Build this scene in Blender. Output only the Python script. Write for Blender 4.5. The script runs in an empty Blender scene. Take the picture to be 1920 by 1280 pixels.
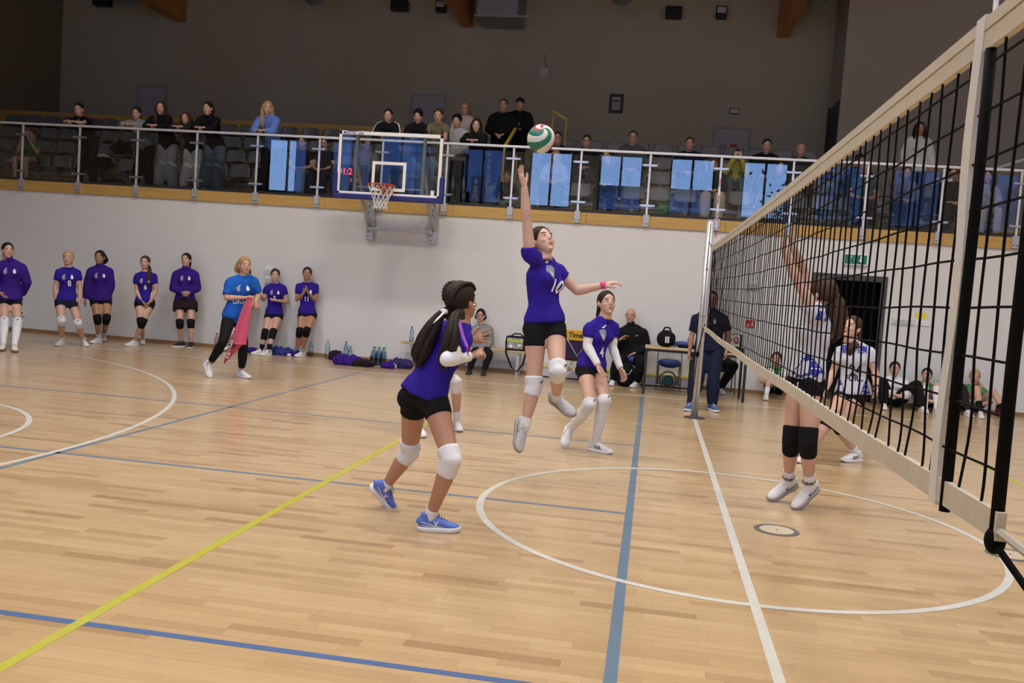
import bpy, bmesh, math, random
import numpy as np
from mathutils import Vector, Matrix, noise
from mathutils.bvhtree import BVHTree

# ------------------------------------------------------------------ camera, sky, light, exposure
SC = bpy.context.scene
COL = SC.collection
CAMP = Vector((-0.647, -6.589, 1.5826))
YAW, PITCH, ROLL, FPX = math.radians(8.6527), math.radians(-3.6052), math.radians(4.028), 1702.7
_f = Vector((-math.sin(YAW)*math.cos(PITCH), math.cos(YAW)*math.cos(PITCH), math.sin(PITCH)))
_r0 = Vector((math.cos(YAW), math.sin(YAW), 0)); _u0 = _r0.cross(_f)
_r = math.cos(ROLL)*_r0 + math.sin(ROLL)*_u0; _u = -math.sin(ROLL)*_r0 + math.cos(ROLL)*_u0
cam = bpy.data.cameras.new('camera'); cam.sensor_width = 36; cam.lens = FPX/1920*36
cam.clip_start = .05; cam.clip_end = 300
camo = bpy.data.objects.new('camera', cam); COL.objects.link(camo)
camo.matrix_world = Matrix(((_r.x,_u.x,-_f.x,CAMP.x),(_r.y,_u.y,-_f.y,CAMP.y),(_r.z,_u.z,-_f.z,CAMP.z),(0,0,0,1)))
SC.camera = camo
SC.view_settings.view_transform = 'Standard'; SC.view_settings.look = 'None'
SC.view_settings.gamma = 1; SC.view_settings.use_curve_mapping = False
SC.view_settings.exposure = 0.0
SC.cycles.use_denoising = True; SC.cycles.use_adaptive_sampling = True; SC.cycles.adaptive_threshold = .03
SC.cycles.max_bounces = 5; SC.cycles.diffuse_bounces = 3; SC.cycles.glossy_bounces = 3; SC.cycles.transparent_max_bounces = 20
SC.cycles.sample_clamp_indirect = 6

world = bpy.data.worlds.new('dusk_sky'); SC.world = world; world.use_nodes = True
wn = world.node_tree; wn.nodes.clear()
_o = wn.nodes.new('ShaderNodeOutputWorld'); _b = wn.nodes.new('ShaderNodeBackground')
_tc = wn.nodes.new('ShaderNodeTexCoord'); _sx = wn.nodes.new('ShaderNodeSeparateXYZ'); _rp = wn.nodes.new('ShaderNodeValToRGB')
_rp.color_ramp.elements[0].position = 0.0; _rp.color_ramp.elements[0].color = (0.34,0.55,1.0,1)
_rp.color_ramp.elements[1].position = 0.6; _rp.color_ramp.elements[1].color = (0.17,0.36,0.95,1)
wn.links.new(_tc.outputs['Generated'], _sx.inputs[0]); wn.links.new(_sx.outputs['Z'], _rp.inputs[0])
wn.links.new(_rp.outputs[0], _b.inputs[0]); _b.inputs[1].default_value = 10.0
wn.links.new(_b.outputs[0], _o.inputs[0])

LAMP_W = 116; LAMP_COL = (1.0, .93, .845)
def lamp_light(x, y, z):
    L = bpy.data.lights.new('hall_light', 'AREA'); L.shape = 'RECTANGLE'; L.size = 1.3; L.size_y = .5
    L.energy = LAMP_W; L.color = LAMP_COL; L.spread = math.radians(150)
    o = bpy.data.objects.new('hall_light', L); COL.objects.link(o); o.location = (x, y, z)
    return o
def window_portal(x, y, z, w, h):
    L = bpy.data.lights.new('window_portal', 'AREA'); L.shape = 'RECTANGLE'; L.size = w; L.size_y = h
    L.cycles.is_portal = True
    o = bpy.data.objects.new('window_portal', L); COL.objects.link(o); o.location = (x, y, z)
    o.rotation_euler = (math.pi/2, 0, 0)   # faces +y, into the hall
    return o

# ------------------------------------------------------------------ helpers
R = random.Random(7)
def ray(px, py):
    return (_r*((px-960)/FPX) - _u*((py-640)/FPX) + _f)
def at(px, py, Y):
    d = ray(px, py); return CAMP + d*((Y-CAMP.y)/d.y)
def on_z(px, py, z=0.0):
    d = ray(px, py); return CAMP + d*((z-CAMP.z)/d.z)

def nodes_of(m):
    m.use_nodes = True
    return m.node_tree, m.node_tree.nodes['Principled BSDF']
MATS = {}
def mat(name, col, rough=.6, metal=0, bump=0, bscale=60, var=0, vscale=6, spec=None, alpha=None, sheen=0):
    if name in MATS: return MATS[name]
    m = bpy.data.materials.new(name); t, b = nodes_of(m)
    c = (*col, 1) if len(col) == 3 else col
    b.inputs['Base Color'].default_value = c; b.inputs['Roughness'].default_value = rough
    b.inputs['Metallic'].default_value = metal
    if spec is not None: b.inputs['Specular IOR Level'].default_value = spec
    if sheen: b.inputs['Sheen Weight'].default_value = sheen
    m.diffuse_color = c
    tc = None
    if bump or var:
        tc = t.nodes.new('ShaderNodeTexCoord')
    if var:
        n = t.nodes.new('ShaderNodeTexNoise'); n.inputs['Scale'].default_value = vscale; n.inputs['Detail'].default_value = 4
        t.links.new(tc.outputs['Object'], n.inputs['Vector'])
        h = t.nodes.new('ShaderNodeMapRange'); h.inputs['From Min'].default_value = .3; h.inputs['From Max'].default_value = .7
        h.inputs['To Min'].default_value = 1-var; h.inputs['To Max'].default_value = 1+var
        t.links.new(n.outputs['Fac'], h.inputs['Value'])
        mx = t.nodes.new('ShaderNodeMix'); mx.data_type = 'RGBA'; mx.blend_type = 'MULTIPLY'; mx.inputs['Factor'].default_value = 1
        mx.inputs['A'].default_value = c; t.links.new(h.outputs[0], mx.inputs['B']); t.links.new(mx.outputs['Result'], b.inputs['Base Color'])
    if bump:
        n = t.nodes.new('ShaderNodeTexNoise'); n.inputs['Scale'].default_value = bscale; n.inputs['Detail'].default_value = 5
        t.links.new(tc.outputs['Object'], n.inputs['Vector'])
        bp = t.nodes.new('ShaderNodeBump'); bp.inputs['Strength'].default_value = bump; bp.inputs['Distance'].default_value = .02
        t.links.new(n.outputs['Fac'], bp.inputs['Height']); t.links.new(bp.outputs[0], b.inputs['Normal'])
    MATS[name] = m
    return m
def srgb(r, g, b):
    f = lambda v: (v/255/12.92) if v/255 <= .04045 else ((v/255+.055)/1.055)**2.4
    return (f(r), f(g), f(b))
def emit(name, col, strength):
    if name in MATS: return MATS[name]
    m = bpy.data.materials.new(name); t, b = nodes_of(m)
    b.inputs['Base Color'].default_value = (*col, 1)
    b.inputs['Emission Color'].default_value = (*col, 1); b.inputs['Emission Strength'].default_value = strength
    MATS[name] = m; return m
def glass_mat(name, tint, refl_ior=1.5):
    """thin architectural glass: tinted see-through plus fresnel mirror"""
    if name in MATS: return MATS[name]
    m = bpy.data.materials.new(name); m.use_nodes = True; t = m.node_tree; t.nodes.clear()
    o = t.nodes.new('ShaderNodeOutputMaterial'); mx = t.nodes.new('ShaderNodeMixShader')
    tr = t.nodes.new('ShaderNodeBsdfTransparent'); tr.inputs[0].default_value = (*tint, 1)
    gl = t.nodes.new('ShaderNodeBsdfGlossy'); gl.inputs['Roughness'].default_value = 0.0
    fr = t.nodes.new('ShaderNodeFresnel'); fr.inputs[0].default_value = refl_ior
    t.links.new(fr.outputs[0], mx.inputs[0]); t.links.new(tr.outputs[0], mx.inputs[1]); t.links.new(gl.outputs[0], mx.inputs[2])
    t.links.new(mx.outputs[0], o.inputs[0]); m.diffuse_color = (*tint, .3)
    MATS[name] = m; return m

def lerp(a, b, t): return a+(b-a)*t
class MB:
    """collects verts/faces, builds ONE mesh object"""
    def __init__(s): s.v = []; s.f = []; s.mi = []
    def add(s, v, f, mi=0):
        k = len(s.v); s.v += [tuple(x) for x in v]; s.f += [tuple(i+k for i in q) for q in f]; s.mi += [mi]*len(f); return s
    def box(s, x0, x1, y0, y1, z0, z1, mi=0):
        v = [(x0,y0,z0),(x1,y0,z0),(x1,y1,z0),(x0,y1,z0),(x0,y0,z1),(x1,y0,z1),(x1,y1,z1),(x0,y1,z1)]
        return s.add(v, [(0,3,2,1),(4,5,6,7),(0,1,5,4),(1,2,6,5),(2,3,7,6),(3,0,4,7)], mi)
    def bar(s, p, q, w, h, up=(0,0,1), mi=0):
        p, q = Vector(p), Vector(q); d = (q-p).normalized(); a = d.cross(Vector(up))
        if a.length < 1e-4: a = d.cross(Vector((1,0,0)))
        a.normalize(); b = a.cross(d)
        v = [c + a*(sx*w/2) + b*(sy*h/2) for c in (p, q) for sx, sy in ((-1,-1),(1,-1),(1,1),(-1,1))]
        return s.add(v, [(0,3,2,1),(4,5,6,7),(0,1,5,4),(1,2,6,5),(2,3,7,6),(3,0,4,7)], mi)
    def tube(s, pts, r, n=10, side=None, cap=True, mi=0):
        """r: scalar / list of scalars / list of (ra, rb); ra lies along `side`"""
        pts = [Vector(p) for p in pts]; m = len(pts)
        rr = r if isinstance(r, (list, tuple)) else [r]*m
        v = []; prev = None
        for i, p in enumerate(pts):
            t = (pts[min(i+1, m-1)] - pts[max(i-1, 0)])
            if t.length < 1e-9: t = Vector((0,0,1))
            t.normalize()
            if prev is None or side is not None:
                a = Vector(side[i] if isinstance(side, list) else side) if side is not None else (Vector((1,0,0)) if abs(t.x) < .8 else Vector((0,1,0)))
            else: a = prev
            a = a - t*a.dot(t)
            if a.length < 1e-6: a = t.orthogonal()
            a.normalize(); b = t.cross(a); prev = a
            ra, rb = rr[i] if isinstance(rr[i], (list, tuple)) else (rr[i], rr[i])
            for k in range(n):
                th = 2*math.pi*k/n; v.append(p + a*(ra*math.cos(th)) + b*(rb*math.sin(th)))
        f = [(i*n+k, i*n+(k+1) % n, (i+1)*n+(k+1) % n, (i+1)*n+k) for i in range(m-1) for k in range(n)]
        if cap:
            f.append(tuple(reversed(range(n)))); f.append(tuple((m-1)*n+k for k in range(n)))
        return s.add(v, f, mi)
    def ball(s, c, rx, ry=None, rz=None, n=12, m=8, frame=None, mi=0):
        ry = rx if ry is None else ry; rz = rx if rz is None else rz; c = Vector(c)
        v = []; F = frame or Matrix.Identity(3)
        for i in range(1, m):
            ph = math.pi*i/m
            for k in range(n):
                th = 2*math.pi*k/n
                v.append(c + F @ Vector((rx*math.sin(ph)*math.cos(th), ry*math.sin(ph)*math.sin(th), rz*math.cos(ph))))
        top = len(v); v.append(c + F @ Vector((0,0,rz))); v.append(c + F @ Vector((0,0,-rz)))
        f = [(i*n+k, (i+1)*n+k, (i+1)*n+(k+1) % n, i*n+(k+1) % n) for i in range(m-2) for k in range(n)]
        f += [(top, k, (k+1) % n) for k in range(n)] + [(top+1, (m-2)*n+(k+1) % n, (m-2)*n+k) for k in range(n)]
        return s.add(v, f, mi)
    def lathe(s, c, prof, n=16, mi=0):
        """prof: list of (r, z) bottom to top around a vertical axis at c"""
        c = Vector(c); m = len(prof); v = []
        for r_, z in prof:
            for k in range(n):
                th = 2*math.pi*k/n; v.append(c + Vector((r_*math.cos(th), r_*math.sin(th), z)))
        f = [(i*n+k, i*n+(k+1) % n, (i+1)*n+(k+1) % n, (i+1)*n+k) for i in range(m-1) for k in range(n)]
        f.append(tuple(reversed(range(n)))); f.append(tuple((m-1)*n+k for k in range(n)))
        return s.add(v, f, mi)
    def mesh(s, name, mats, smooth=False):
        me = bpy.data.meshes.new(name); me.from_pydata(s.v, [], s.f)
        for m in (mats if isinstance(mats, (list, tuple)) else [mats]): me.materials.append(m)
        if len(me.materials) > 1: me.polygons.foreach_set('material_index', s.mi)
        if smooth: me.polygons.foreach_set('use_smooth', [True]*len(me.polygons))
        me.update(); return me
    def build(s, name, mats, parent=None, smooth=False, bevel=0):
        me = s.mesh(name, mats, smooth)
        return link(name, me, parent, bevel)
def link(name, me, parent=None, bevel=0, loc=None):
    o = bpy.data.objects.new(name, me); COL.objects.link(o)
    if parent is not None: o.parent = parent
    if loc is not None: o.location = loc
    if bevel:
        b = o.modifiers.new('bevel', 'BEVEL'); b.width = bevel; b.segments = 2; b.limit_method = 'ANGLE'
    return o
def tag(o, label=None, cat=None, group=None, kind=None):
    if label: o['label'] = label
    if cat: o['category'] = cat
    if group: o['group'] = group
    if kind: o['kind'] = kind
    return o
def empty(name, loc=(0,0,0), rz=0):
    o = bpy.data.objects.new(name, None); COL.objects.link(o); o.location = loc; o.rotation_euler = (0,0,rz); o.empty_display_size = .1
    return o
def copy_tree(o, parent=None):
    c = o.copy(); COL.objects.link(c)
    if parent is not None: c.parent = parent
    for ch in o.children: copy_tree(ch, c)
    return c
TMP = bpy.data.scenes.new('tmp')
def text_mesh(body, size, bold=.0, sx=1.0, sub=1):
    cu = bpy.data.curves.new('txt', 'FONT'); cu.body = body; cu.size = size; cu.align_x = 'CENTER'; cu.align_y = 'CENTER'
    cu.offset = bold*size; cu.resolution_u = 3
    o = bpy.data.objects.new('txt', cu); TMP.collection.objects.link(o)
    vl = TMP.view_layers[0]; vl.update(); dg = vl.depsgraph; me = bpy.data.meshes.new_from_object(o.evaluated_get(dg))
    bpy.data.objects.remove(o); bpy.data.curves.remove(cu)
    bm = bmesh.new(); bm.from_mesh(me); bpy.data.meshes.remove(me)
    bmesh.ops.triangulate(bm, faces=bm.faces[:])
    for k in range(sub): bmesh.ops.subdivide_edges(bm, edges=[e for e in bm.edges if e.calc_length() > size*.12], cuts=1)
    bmesh.ops.triangulate(bm, faces=bm.faces[:])
    v = [(x.co.x*sx, x.co.y) for x in bm.verts]; f = [tuple(a.index for a in q.verts) for q in bm.faces]; bm.free()
    return v, f
def flat_text(name, body, size, m, o, right, up, parent, bold=.0, sx=1.0, off=.001):
    """lettering printed flat on a surface: o centre, right/up unit vectors"""
    v, f = text_mesh(body, size, bold, sx, 0); o, right, up = Vector(o), Vector(right), Vector(up); nrm = right.cross(up)
    return MB().add([o + right*a + up*b + nrm*off for a, b in v], f).build(name, m, parent)
# ------------------------------------------------------------------ the setting
WALLY = 9.4; FLR2 = 2.92; BACKY = 16.0; XL = -16.84; XR = 15.0; YB = -9.4; CEIL = 9.3
PW = .07
def plank_len(r_): return .36 + .34*math.modf(abs(r_)*.754877)[0]
def plank_off(r_): return math.modf(abs(r_)*.618034)[0]
def wood_floor_mat():
    m = bpy.data.materials.new('parquet'); t, b = nodes_of(m); N = t.nodes.new; L = t.links.new
    g = N('ShaderNodeNewGeometry'); s = N('ShaderNodeSeparateXYZ'); L(g.outputs['Position'], s.inputs[0])
    def M(op, a, c=None, cl=False):
        n = N('ShaderNodeMath'); n.operation = op
        for i, x in enumerate((a, c)):
            if x is None: continue
            if isinstance(x, (int, float)): n.inputs[i].default_value = x
            else: L(x, n.inputs[i])
        return n.outputs[0]
    row = M('FLOOR', M('DIVIDE', s.outputs['Y'], PW)); ar = M('ABSOLUTE', row)
    ln = M('ADD', M('MULTIPLY', M('FRACT', M('MULTIPLY', ar, .754877)), .34), .36)
    of = M('FRACT', M('MULTIPLY', ar, .618034))
    u = M('ADD', M('DIVIDE', s.outputs['X'], ln), of); idx = M('FLOOR', u)
    cb = N('ShaderNodeCombineXYZ'); L(row, cb.inputs[0]); L(idx, cb.inputs[1])
    wn_ = N('ShaderNodeTexWhiteNoise'); wn_.noise_dimensions = '2D'; L(cb.outputs[0], wn_.inputs['Vector'])
    rp = N('ShaderNodeValToRGB'); e = rp.color_ramp.elements
    e[0].position = 0; e[0].color = (.36,.232,.117,1); e[1].position = 1; e[1].color = (.56,.403,.226,1)
    for pos, c in ((.07,(.435,.289,.149)),(.30,(.492,.339,.180)),(.75,(.525,.368,.201))):
        x = e.new(pos); x.color = (*c, 1)
    L(wn_.outputs['Value'], rp.inputs[0])
    # grain stretched along the plank
    mp = N('ShaderNodeCombineXYZ'); L(M('MULTIPLY', s.outputs['X'], 5.0), mp.inputs[0]); L(M('MULTIPLY', s.outputs['Y'], 130.0), mp.inputs[1]); L(wn_.outputs['Value'], mp.inputs[2])
    ns = N('ShaderNodeTexNoise'); ns.inputs['Scale'].default_value = 1; ns.inputs['Detail'].default_value = 4; L(mp.outputs[0], ns.inputs['Vector'])
    mr = N('ShaderNodeMapRange'); mr.inputs['From Min'].default_value = .3; mr.inputs['From Max'].default_value = .7; mr.inputs['To Min'].default_value = .93; mr.inputs['To Max'].default_value = 1.05
    L(ns.outputs['Fac'], mr.inputs['Value'])
    # knots and scuffs
    n2 = N('ShaderNodeTexNoise'); n2.inputs['Scale'].default_value = 1.0; n2.inputs['Detail'].default_value = 3
    m2 = N('ShaderNodeCombineXYZ'); L(M('MULTIPLY', s.outputs['X'], 9.0), m2.inputs[0]); L(M('MULTIPLY', s.outputs['Y'], 45.0), m2.inputs[1]); L(m2.outputs[0], n2.inputs['Vector'])
    k = N('ShaderNodeMapRange'); k.inputs['From Min'].default_value = .73; k.inputs['From Max'].default_value = .80; k.inputs['To Min'].default_value = 1; k.inputs['To Max'].default_value = .55
    L(n2.outputs['Fac'], k.inputs['Value'])
    f = M('MULTIPLY', mr.outputs[0], k.outputs[0])
    # fine dark joints
    fy = M('FRACT', M('DIVIDE', s.outputs['Y'], PW)); jy = M('GREATER_THAN', M('ABSOLUTE', M('SUBTRACT', fy, .5)), .488)
    fx = M('FRACT', u); jx = M('GREATER_THAN', M('ABSOLUTE', M('SUBTRACT', fx, .5)), .497)
    j = M('SUBTRACT', 1.0, M('MULTIPLY', M('MAXIMUM', jy, jx), .05))
    f2 = M('MULTIPLY', f, j)
    mx = N('ShaderNodeMix'); mx.data_type = 'RGBA'; mx.blend_type = 'MULTIPLY'; mx.inputs['Factor'].default_value = 1
    L(rp.outputs[0], mx.inputs['A']); L(f2, mx.inputs['B']); L(mx.outputs['Result'], b.inputs['Base Color'])
    b.inputs['Roughness'].default_value = .30; b.inputs['Coat Weight'].default_value = .35; b.inputs['Coat Roughness'].default_value = .16
    bp = N('ShaderNodeBump'); bp.inputs['Strength'].default_value = .04; bp.inputs['Distance'].default_value = .01
    L(ns.outputs['Fac'], bp.inputs['Height']); L(bp.outputs[0], b.inputs['Normal'])
    return m
MATS['parquet'] = wood_floor_mat()
def wood_mat(name, col, sx=2, sz=40, rough=.5, amt=.12):
    m = bpy.data.materials.new(name); t, b = nodes_of(m); N = t.nodes.new; L = t.links.new
    g = N('ShaderNodeNewGeometry'); mp = N('ShaderNodeMapping'); mp.inputs['Scale'].default_value = (sx, sz, sz); L(g.outputs['Position'], mp.inputs[0])
    ns = N('ShaderNodeTexNoise'); ns.inputs['Scale'].default_value = 1; ns.inputs['Detail'].default_value = 4; L(mp.outputs[0], ns.inputs['Vector'])
    mr = N('ShaderNodeMapRange'); mr.inputs['From Min'].default_value = .3; mr.inputs['From Max'].default_value = .7; mr.inputs['To Min'].default_value = 1-amt; mr.inputs['To Max'].default_value = 1+amt
    L(ns.outputs['Fac'], mr.inputs['Value'])
    mx = N('ShaderNodeMix'); mx.data_type = 'RGBA'; mx.blend_type = 'MULTIPLY'; mx.inputs['Factor'].default_value = 1
    mx.inputs['A'].default_value = (*col, 1); L(mr.outputs[0], mx.inputs['B']); L(mx.outputs['Result'], b.inputs['Base Color'])
    b.inputs['Roughness'].default_value = rough; m.diffuse_color = (*col, 1); MATS[name] = m; return m
fascia_m = wood_mat('birch_fascia', (.50,.31,.085), 2.5, 50)
beam_m = wood_mat('glulam', (.52,.22,.05), 30, 3)
riser_m = wood_mat('riser_wood', (.42,.27,.10), 2, 40)
base_m = wood_mat('skirting_wood', (.30,.16,.07), 2, 40)
plaster = mat('plaster_white', (.69,.685,.67), .85, bump=.12, bscale=28, var=.012, vscale=3)
plaster_up = mat('plaster_beige', (.50,.44,.32), .9, bump=.08, bscale=28)
plaster_up2 = mat('plaster_grey', (.50,.455,.37), .9, bump=.08, bscale=28)
ceil_m = mat('ceiling_grey', (.42,.40,.37), .9)
black = mat('black_paint', (.012,.012,.013), .5)
dark_m = mat('dark_grey_frame', (.05,.05,.052), .5)
steel = mat('brushed_steel', (.62,.63,.64), .32, metal=1)
alu = mat('white_aluminium', (.72,.73,.74), .35, metal=.35)
white_p = mat('white_paint', (.80,.80,.80), .4)
galv = mat('galvanised_steel', (.50,.51,.52), .5, metal=.6, var=.08, vscale=30)

# floor with a recess that the near planks lie in
HX0, HX1 = -4.6, 3.2; HY0, HY1 = -PW*60, -PW*24
fl = MB()
def quad(mb, x0, x1, y0, y1, z): mb.add([(x0,y0,z),(x1,y0,z),(x1,y1,z),(x0,y1,z)], [(0,1,2,3)])
quad(fl, XL, XR, HY1, WALLY+.2, 0); quad(fl, XL, XR, YB, HY0, 0); quad(fl, XL, HX0, HY0, HY1, 0); quad(fl, HX1, XR, HY0, HY1, 0)
quad(fl, HX0, HX1, HY0, HY1, -.014)
fl.add([(XL,YB,-.2),(XR,YB,-.2),(XR,WALLY+.2,-.2),(XL,WALLY+.2,-.2)], [(3,2,1,0)])
floor = tag(fl.build('floor', MATS['parquet']), kind='structure')
planks = []
for r_ in range(-60, -24):
    ln = plank_len(r_); of = plank_off(r_); k0 = math.floor(HX0/ln+of); k = k0
    while True:
        x0 = max(HX0, (k-of)*ln); x1 = min(HX1, (k+1-of)*ln)
        if x0 >= HX1: break
        if x1-x0 > .004: planks.append((x0, x1, r_*PW, (r_+1)*PW))
        k += 1
def plank_shape(mb, x0, x1, y0, y1, ox=0, oy=0, drop=0.0):
    e = .0003; z = -drop
    v = [(x0-ox,y0-oy,-.014),(x1-ox,y0-oy,-.014),(x1-ox,y1-oy,-.014),(x0-ox,y1-oy,-.014),
         (x0+e-ox,y0+e-oy,z),(x1-e-ox,y0+e-oy,z),(x1-e-ox,y1-e-oy,z),(x0+e-ox,y1-e-oy,z)]
    mb.add(v, [(4,5,6,7),(0,1,5,4),(1,2,6,5),(2,3,7,6),(3,0,4,7)])
def in_view(x, y):
    d = Vector((x, y, 0))-CAMP; z = d.dot(_f)
    return z > .5 and abs(d.dot(_r)/z*FPX) < 1000 and abs(d.dot(_u)/z*FPX) < 690
planks.sort(key=lambda q: (not in_view((q[0]+q[1])/2, (q[2]+q[3])/2), (Vector(((q[0]+q[1])/2, (q[2]+q[3])/2, 0))-CAMP).length - .8*(q[1]-q[0])))
rest = MB()
for i, q in enumerate(planks):
    if i < 290:
        mb = MB(); ox, oy = (q[0]+q[1])/2, (q[2]+q[3])/2
        plank_shape(mb, *q, ox, oy, R.random()*.0003); o = mb.build('plank', MATS['parquet'], floor); o.location = (ox, oy, 0)
    else: plank_shape(rest, *q)
tag(rest.build('plank_field', MATS['parquet'], floor), kind='stuff')

# painted court lines
def line_mat(name, col): return mat(name, col, .4, bump=.02, bscale=20, var=.05, vscale=14)
wl, bl, yl_ = line_mat('line_white', (.56,.555,.52)), line_mat('line_blue', (.06,.125,.30)), line_mat('line_yellow', (.43,.42,.045))
bl2 = line_mat('line_slate_blue', (.115,.185,.265))
def strip(x0, x1, y0, y1, m, z=.0012): MB().box(x0, x1, y0, y1, .0002, z).build('court_line', m, floor)
def arc(cx, cy, r_, a0, a1, m, w=.05, z=.0015, n=120):
    v = []; f = []
    for i in range(n+1):
        a = a0+(a1-a0)*i/n
        v += [(cx+(r_-w/2)*math.cos(a), cy+(r_-w/2)*math.sin(a), z), (cx+(r_+w/2)*math.cos(a), cy+(r_+w/2)*math.sin(a), z)]
    for i in range(n): f.append((2*i, 2*i+1, 2*i+3, 2*i+2))
    MB().add(v, f).build('court_line', m, floor)
strip(-.728, -.672, -7.6, 7.55, bl2, .0010)
for y in (-3.08, -.09, 2.865): strip(-14, -.72, y-.022, y+.022, bl if y < -2 else bl2, .0009)
strip(-5.22, -5.18, -7, 8.9, bl2, .0009)
for x in (-2.975, 2.975): strip(x-.027, x+.027, -4.5, 4.5, yl_, .0013)
for y in (-4.475, 4.475): strip(-9, 9, y-.02, y+.02, line_mat('line_faded_yellow', (.52,.41,.17)), .0011)
strip(-.026, .026, -7.5, 5.44, wl, .0016)
for y in (-7.5, 7.53): strip(-13.6, 13.6, y-.025, y+.025, wl, .0012)
arc(0, 0, 1.78, 0, 2*math.pi, wl)
arc(-12.0, 0, 6.75, -1.3, 1.3, wl); arc(-7.77, 0, 1.8, -math.pi/2, math.pi/2, wl, n=60)
arc(12.0, 0, 6.75, math.pi-1.3, math.pi+1.3, wl)

# lower wall with a doorway
DX0, DX1, DZ = 2.06, 3.08, 2.04
w = MB(); w.box(XL, DX0, WALLY, WALLY+.2, 0, 2.73); w.box(DX1, XR, WALLY, WALLY+.2, 0, 2.73); w.box(DX0, DX1, WALLY, WALLY+.2, DZ, 2.73)
tag(w.build('wall_back', plaster), kind='structure')
b = MB(); b.box(XL, DX0-.1, WALLY-.018, WALLY, 0, .065); b.box(DX1+.1, XR, WALLY-.018, WALLY, 0, .065)
tag(b.build('baseboard_back', base_m), kind='structure')
d = empty('door_1', (DX0, WALLY, 0)); tag(d, kind='structure')
for nm, q in (('jamb', (-.10,0.0,-.03,.22,0,DZ+.1)), ('jamb', (DX1-DX0,DX1-DX0+.10,-.03,.22,0,DZ+.1)), ('lintel', (-.0,DX1-DX0,-.03,.22,DZ,DZ+.1))):
    MB().box(*q).build(nm, dark_m, d, bevel=.004)
MB().box(.03, .08, .2, 1.2, .01, DZ-.01).build('open_leaf', dark_m, d)
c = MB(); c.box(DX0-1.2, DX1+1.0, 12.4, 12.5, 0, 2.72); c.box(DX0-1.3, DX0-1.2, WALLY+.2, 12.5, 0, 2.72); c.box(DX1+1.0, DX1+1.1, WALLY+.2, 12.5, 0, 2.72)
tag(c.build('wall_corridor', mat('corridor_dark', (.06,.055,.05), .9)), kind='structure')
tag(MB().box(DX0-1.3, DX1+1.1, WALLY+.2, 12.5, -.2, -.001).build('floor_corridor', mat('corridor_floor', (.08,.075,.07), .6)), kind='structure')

# balcony slab, fascia, tiers
slab_m = mat('concrete_dark', (.16,.16,.165), .8)
s_ = MB(); s_.box(XL, XR, WALLY+.02, BACKY, 2.735, FLR2)
tag(s_.build('floor_balcony', slab_m), kind='structure')
fa = empty('trim_1', (0, WALLY, 2.82)); tag(fa, kind='structure')
x = XL+.6
while x < XR:
    x1 = min(x+2.386, XR); MB().box(x+.002, x1-.002, -.03, .02, -.10, .095).build('fascia_panel', fascia_m, fa, bevel=.003); x = x1
tag(MB().box(XL, XR, WALLY-.02, WALLY+.04, FLR2, FLR2+.045).build('trim_2', mat('anthracite_edge', (.05,.05,.055), .5)), kind='structure')
AX0, AX1 = -4.15, -3.05           # stair aisle
TY = [11.1, 11.9, 12.7]
for k in range(3):
    t = MB(); z = FLR2+.4*(k+1); y1 = TY[k+1] if k < 2 else BACKY
    xr = 6.5 if k == 0 else 3.06
    t.box(XL, AX0, TY[k], y1, FLR2, z); t.box(AX1, xr, TY[k], y1, FLR2, z)
    tag(t.build('floor_tier_%d' % (k+1), slab_m), kind='structure')
    rr = MB(); rr.box(XL, AX0, TY[k]-.012, TY[k]-.001, FLR2, z-.02); rr.box(AX1, xr, TY[k]-.012, TY[k]-.001, FLR2, z-.02)
    tag(rr.build('trim_%d' % (k+3), riser_m), kind='structure')
st = MB()
for k in range(6): st.box(AX0, AX1, 10.7+.4*k, 10.7+.4*(k+1) if k < 5 else BACKY, FLR2, FLR2+.2*(k+1))
tag(st.build('floor_stair', slab_m), kind='structure')
tag(MB().box(XL, AX0-.05, 13.55, 13.62, 4.12, 4.93).build('trim_6', fascia_m), kind='structure')

# upper walls
tag(MB().box(XL, 3.06, BACKY, BACKY+.2, FLR2, CEIL).build('wall_back_upper', plaster_up), kind='structure')
NY = 14.5
nk = MB(); nk.box(3.06, 3.2, NY, BACKY+.2, FLR2, CEIL); nk.box(3.2, XR, NY, NY+.15, FLR2, CEIL)
tag(nk.build('wall_upper_corner', plaster_up2), kind='structure')
lw = MB(); lw.box(XL-.2, XL, YB, BACKY+.2, 0, CEIL); tag(lw.build('wall_left', mat('plaster_left', (.28,.23,.155), .9)), kind='structure')
tag(MB().box(XR, XR+.2, YB, BACKY+.2, 0, CEIL).build('wall_right', plaster_up2), kind='structure')
tag(MB().box(XL-.2, XR+.2, YB-.4, BACKY+.2, CEIL, CEIL+.2).build('ceiling', ceil_m), kind='structure')
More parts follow.
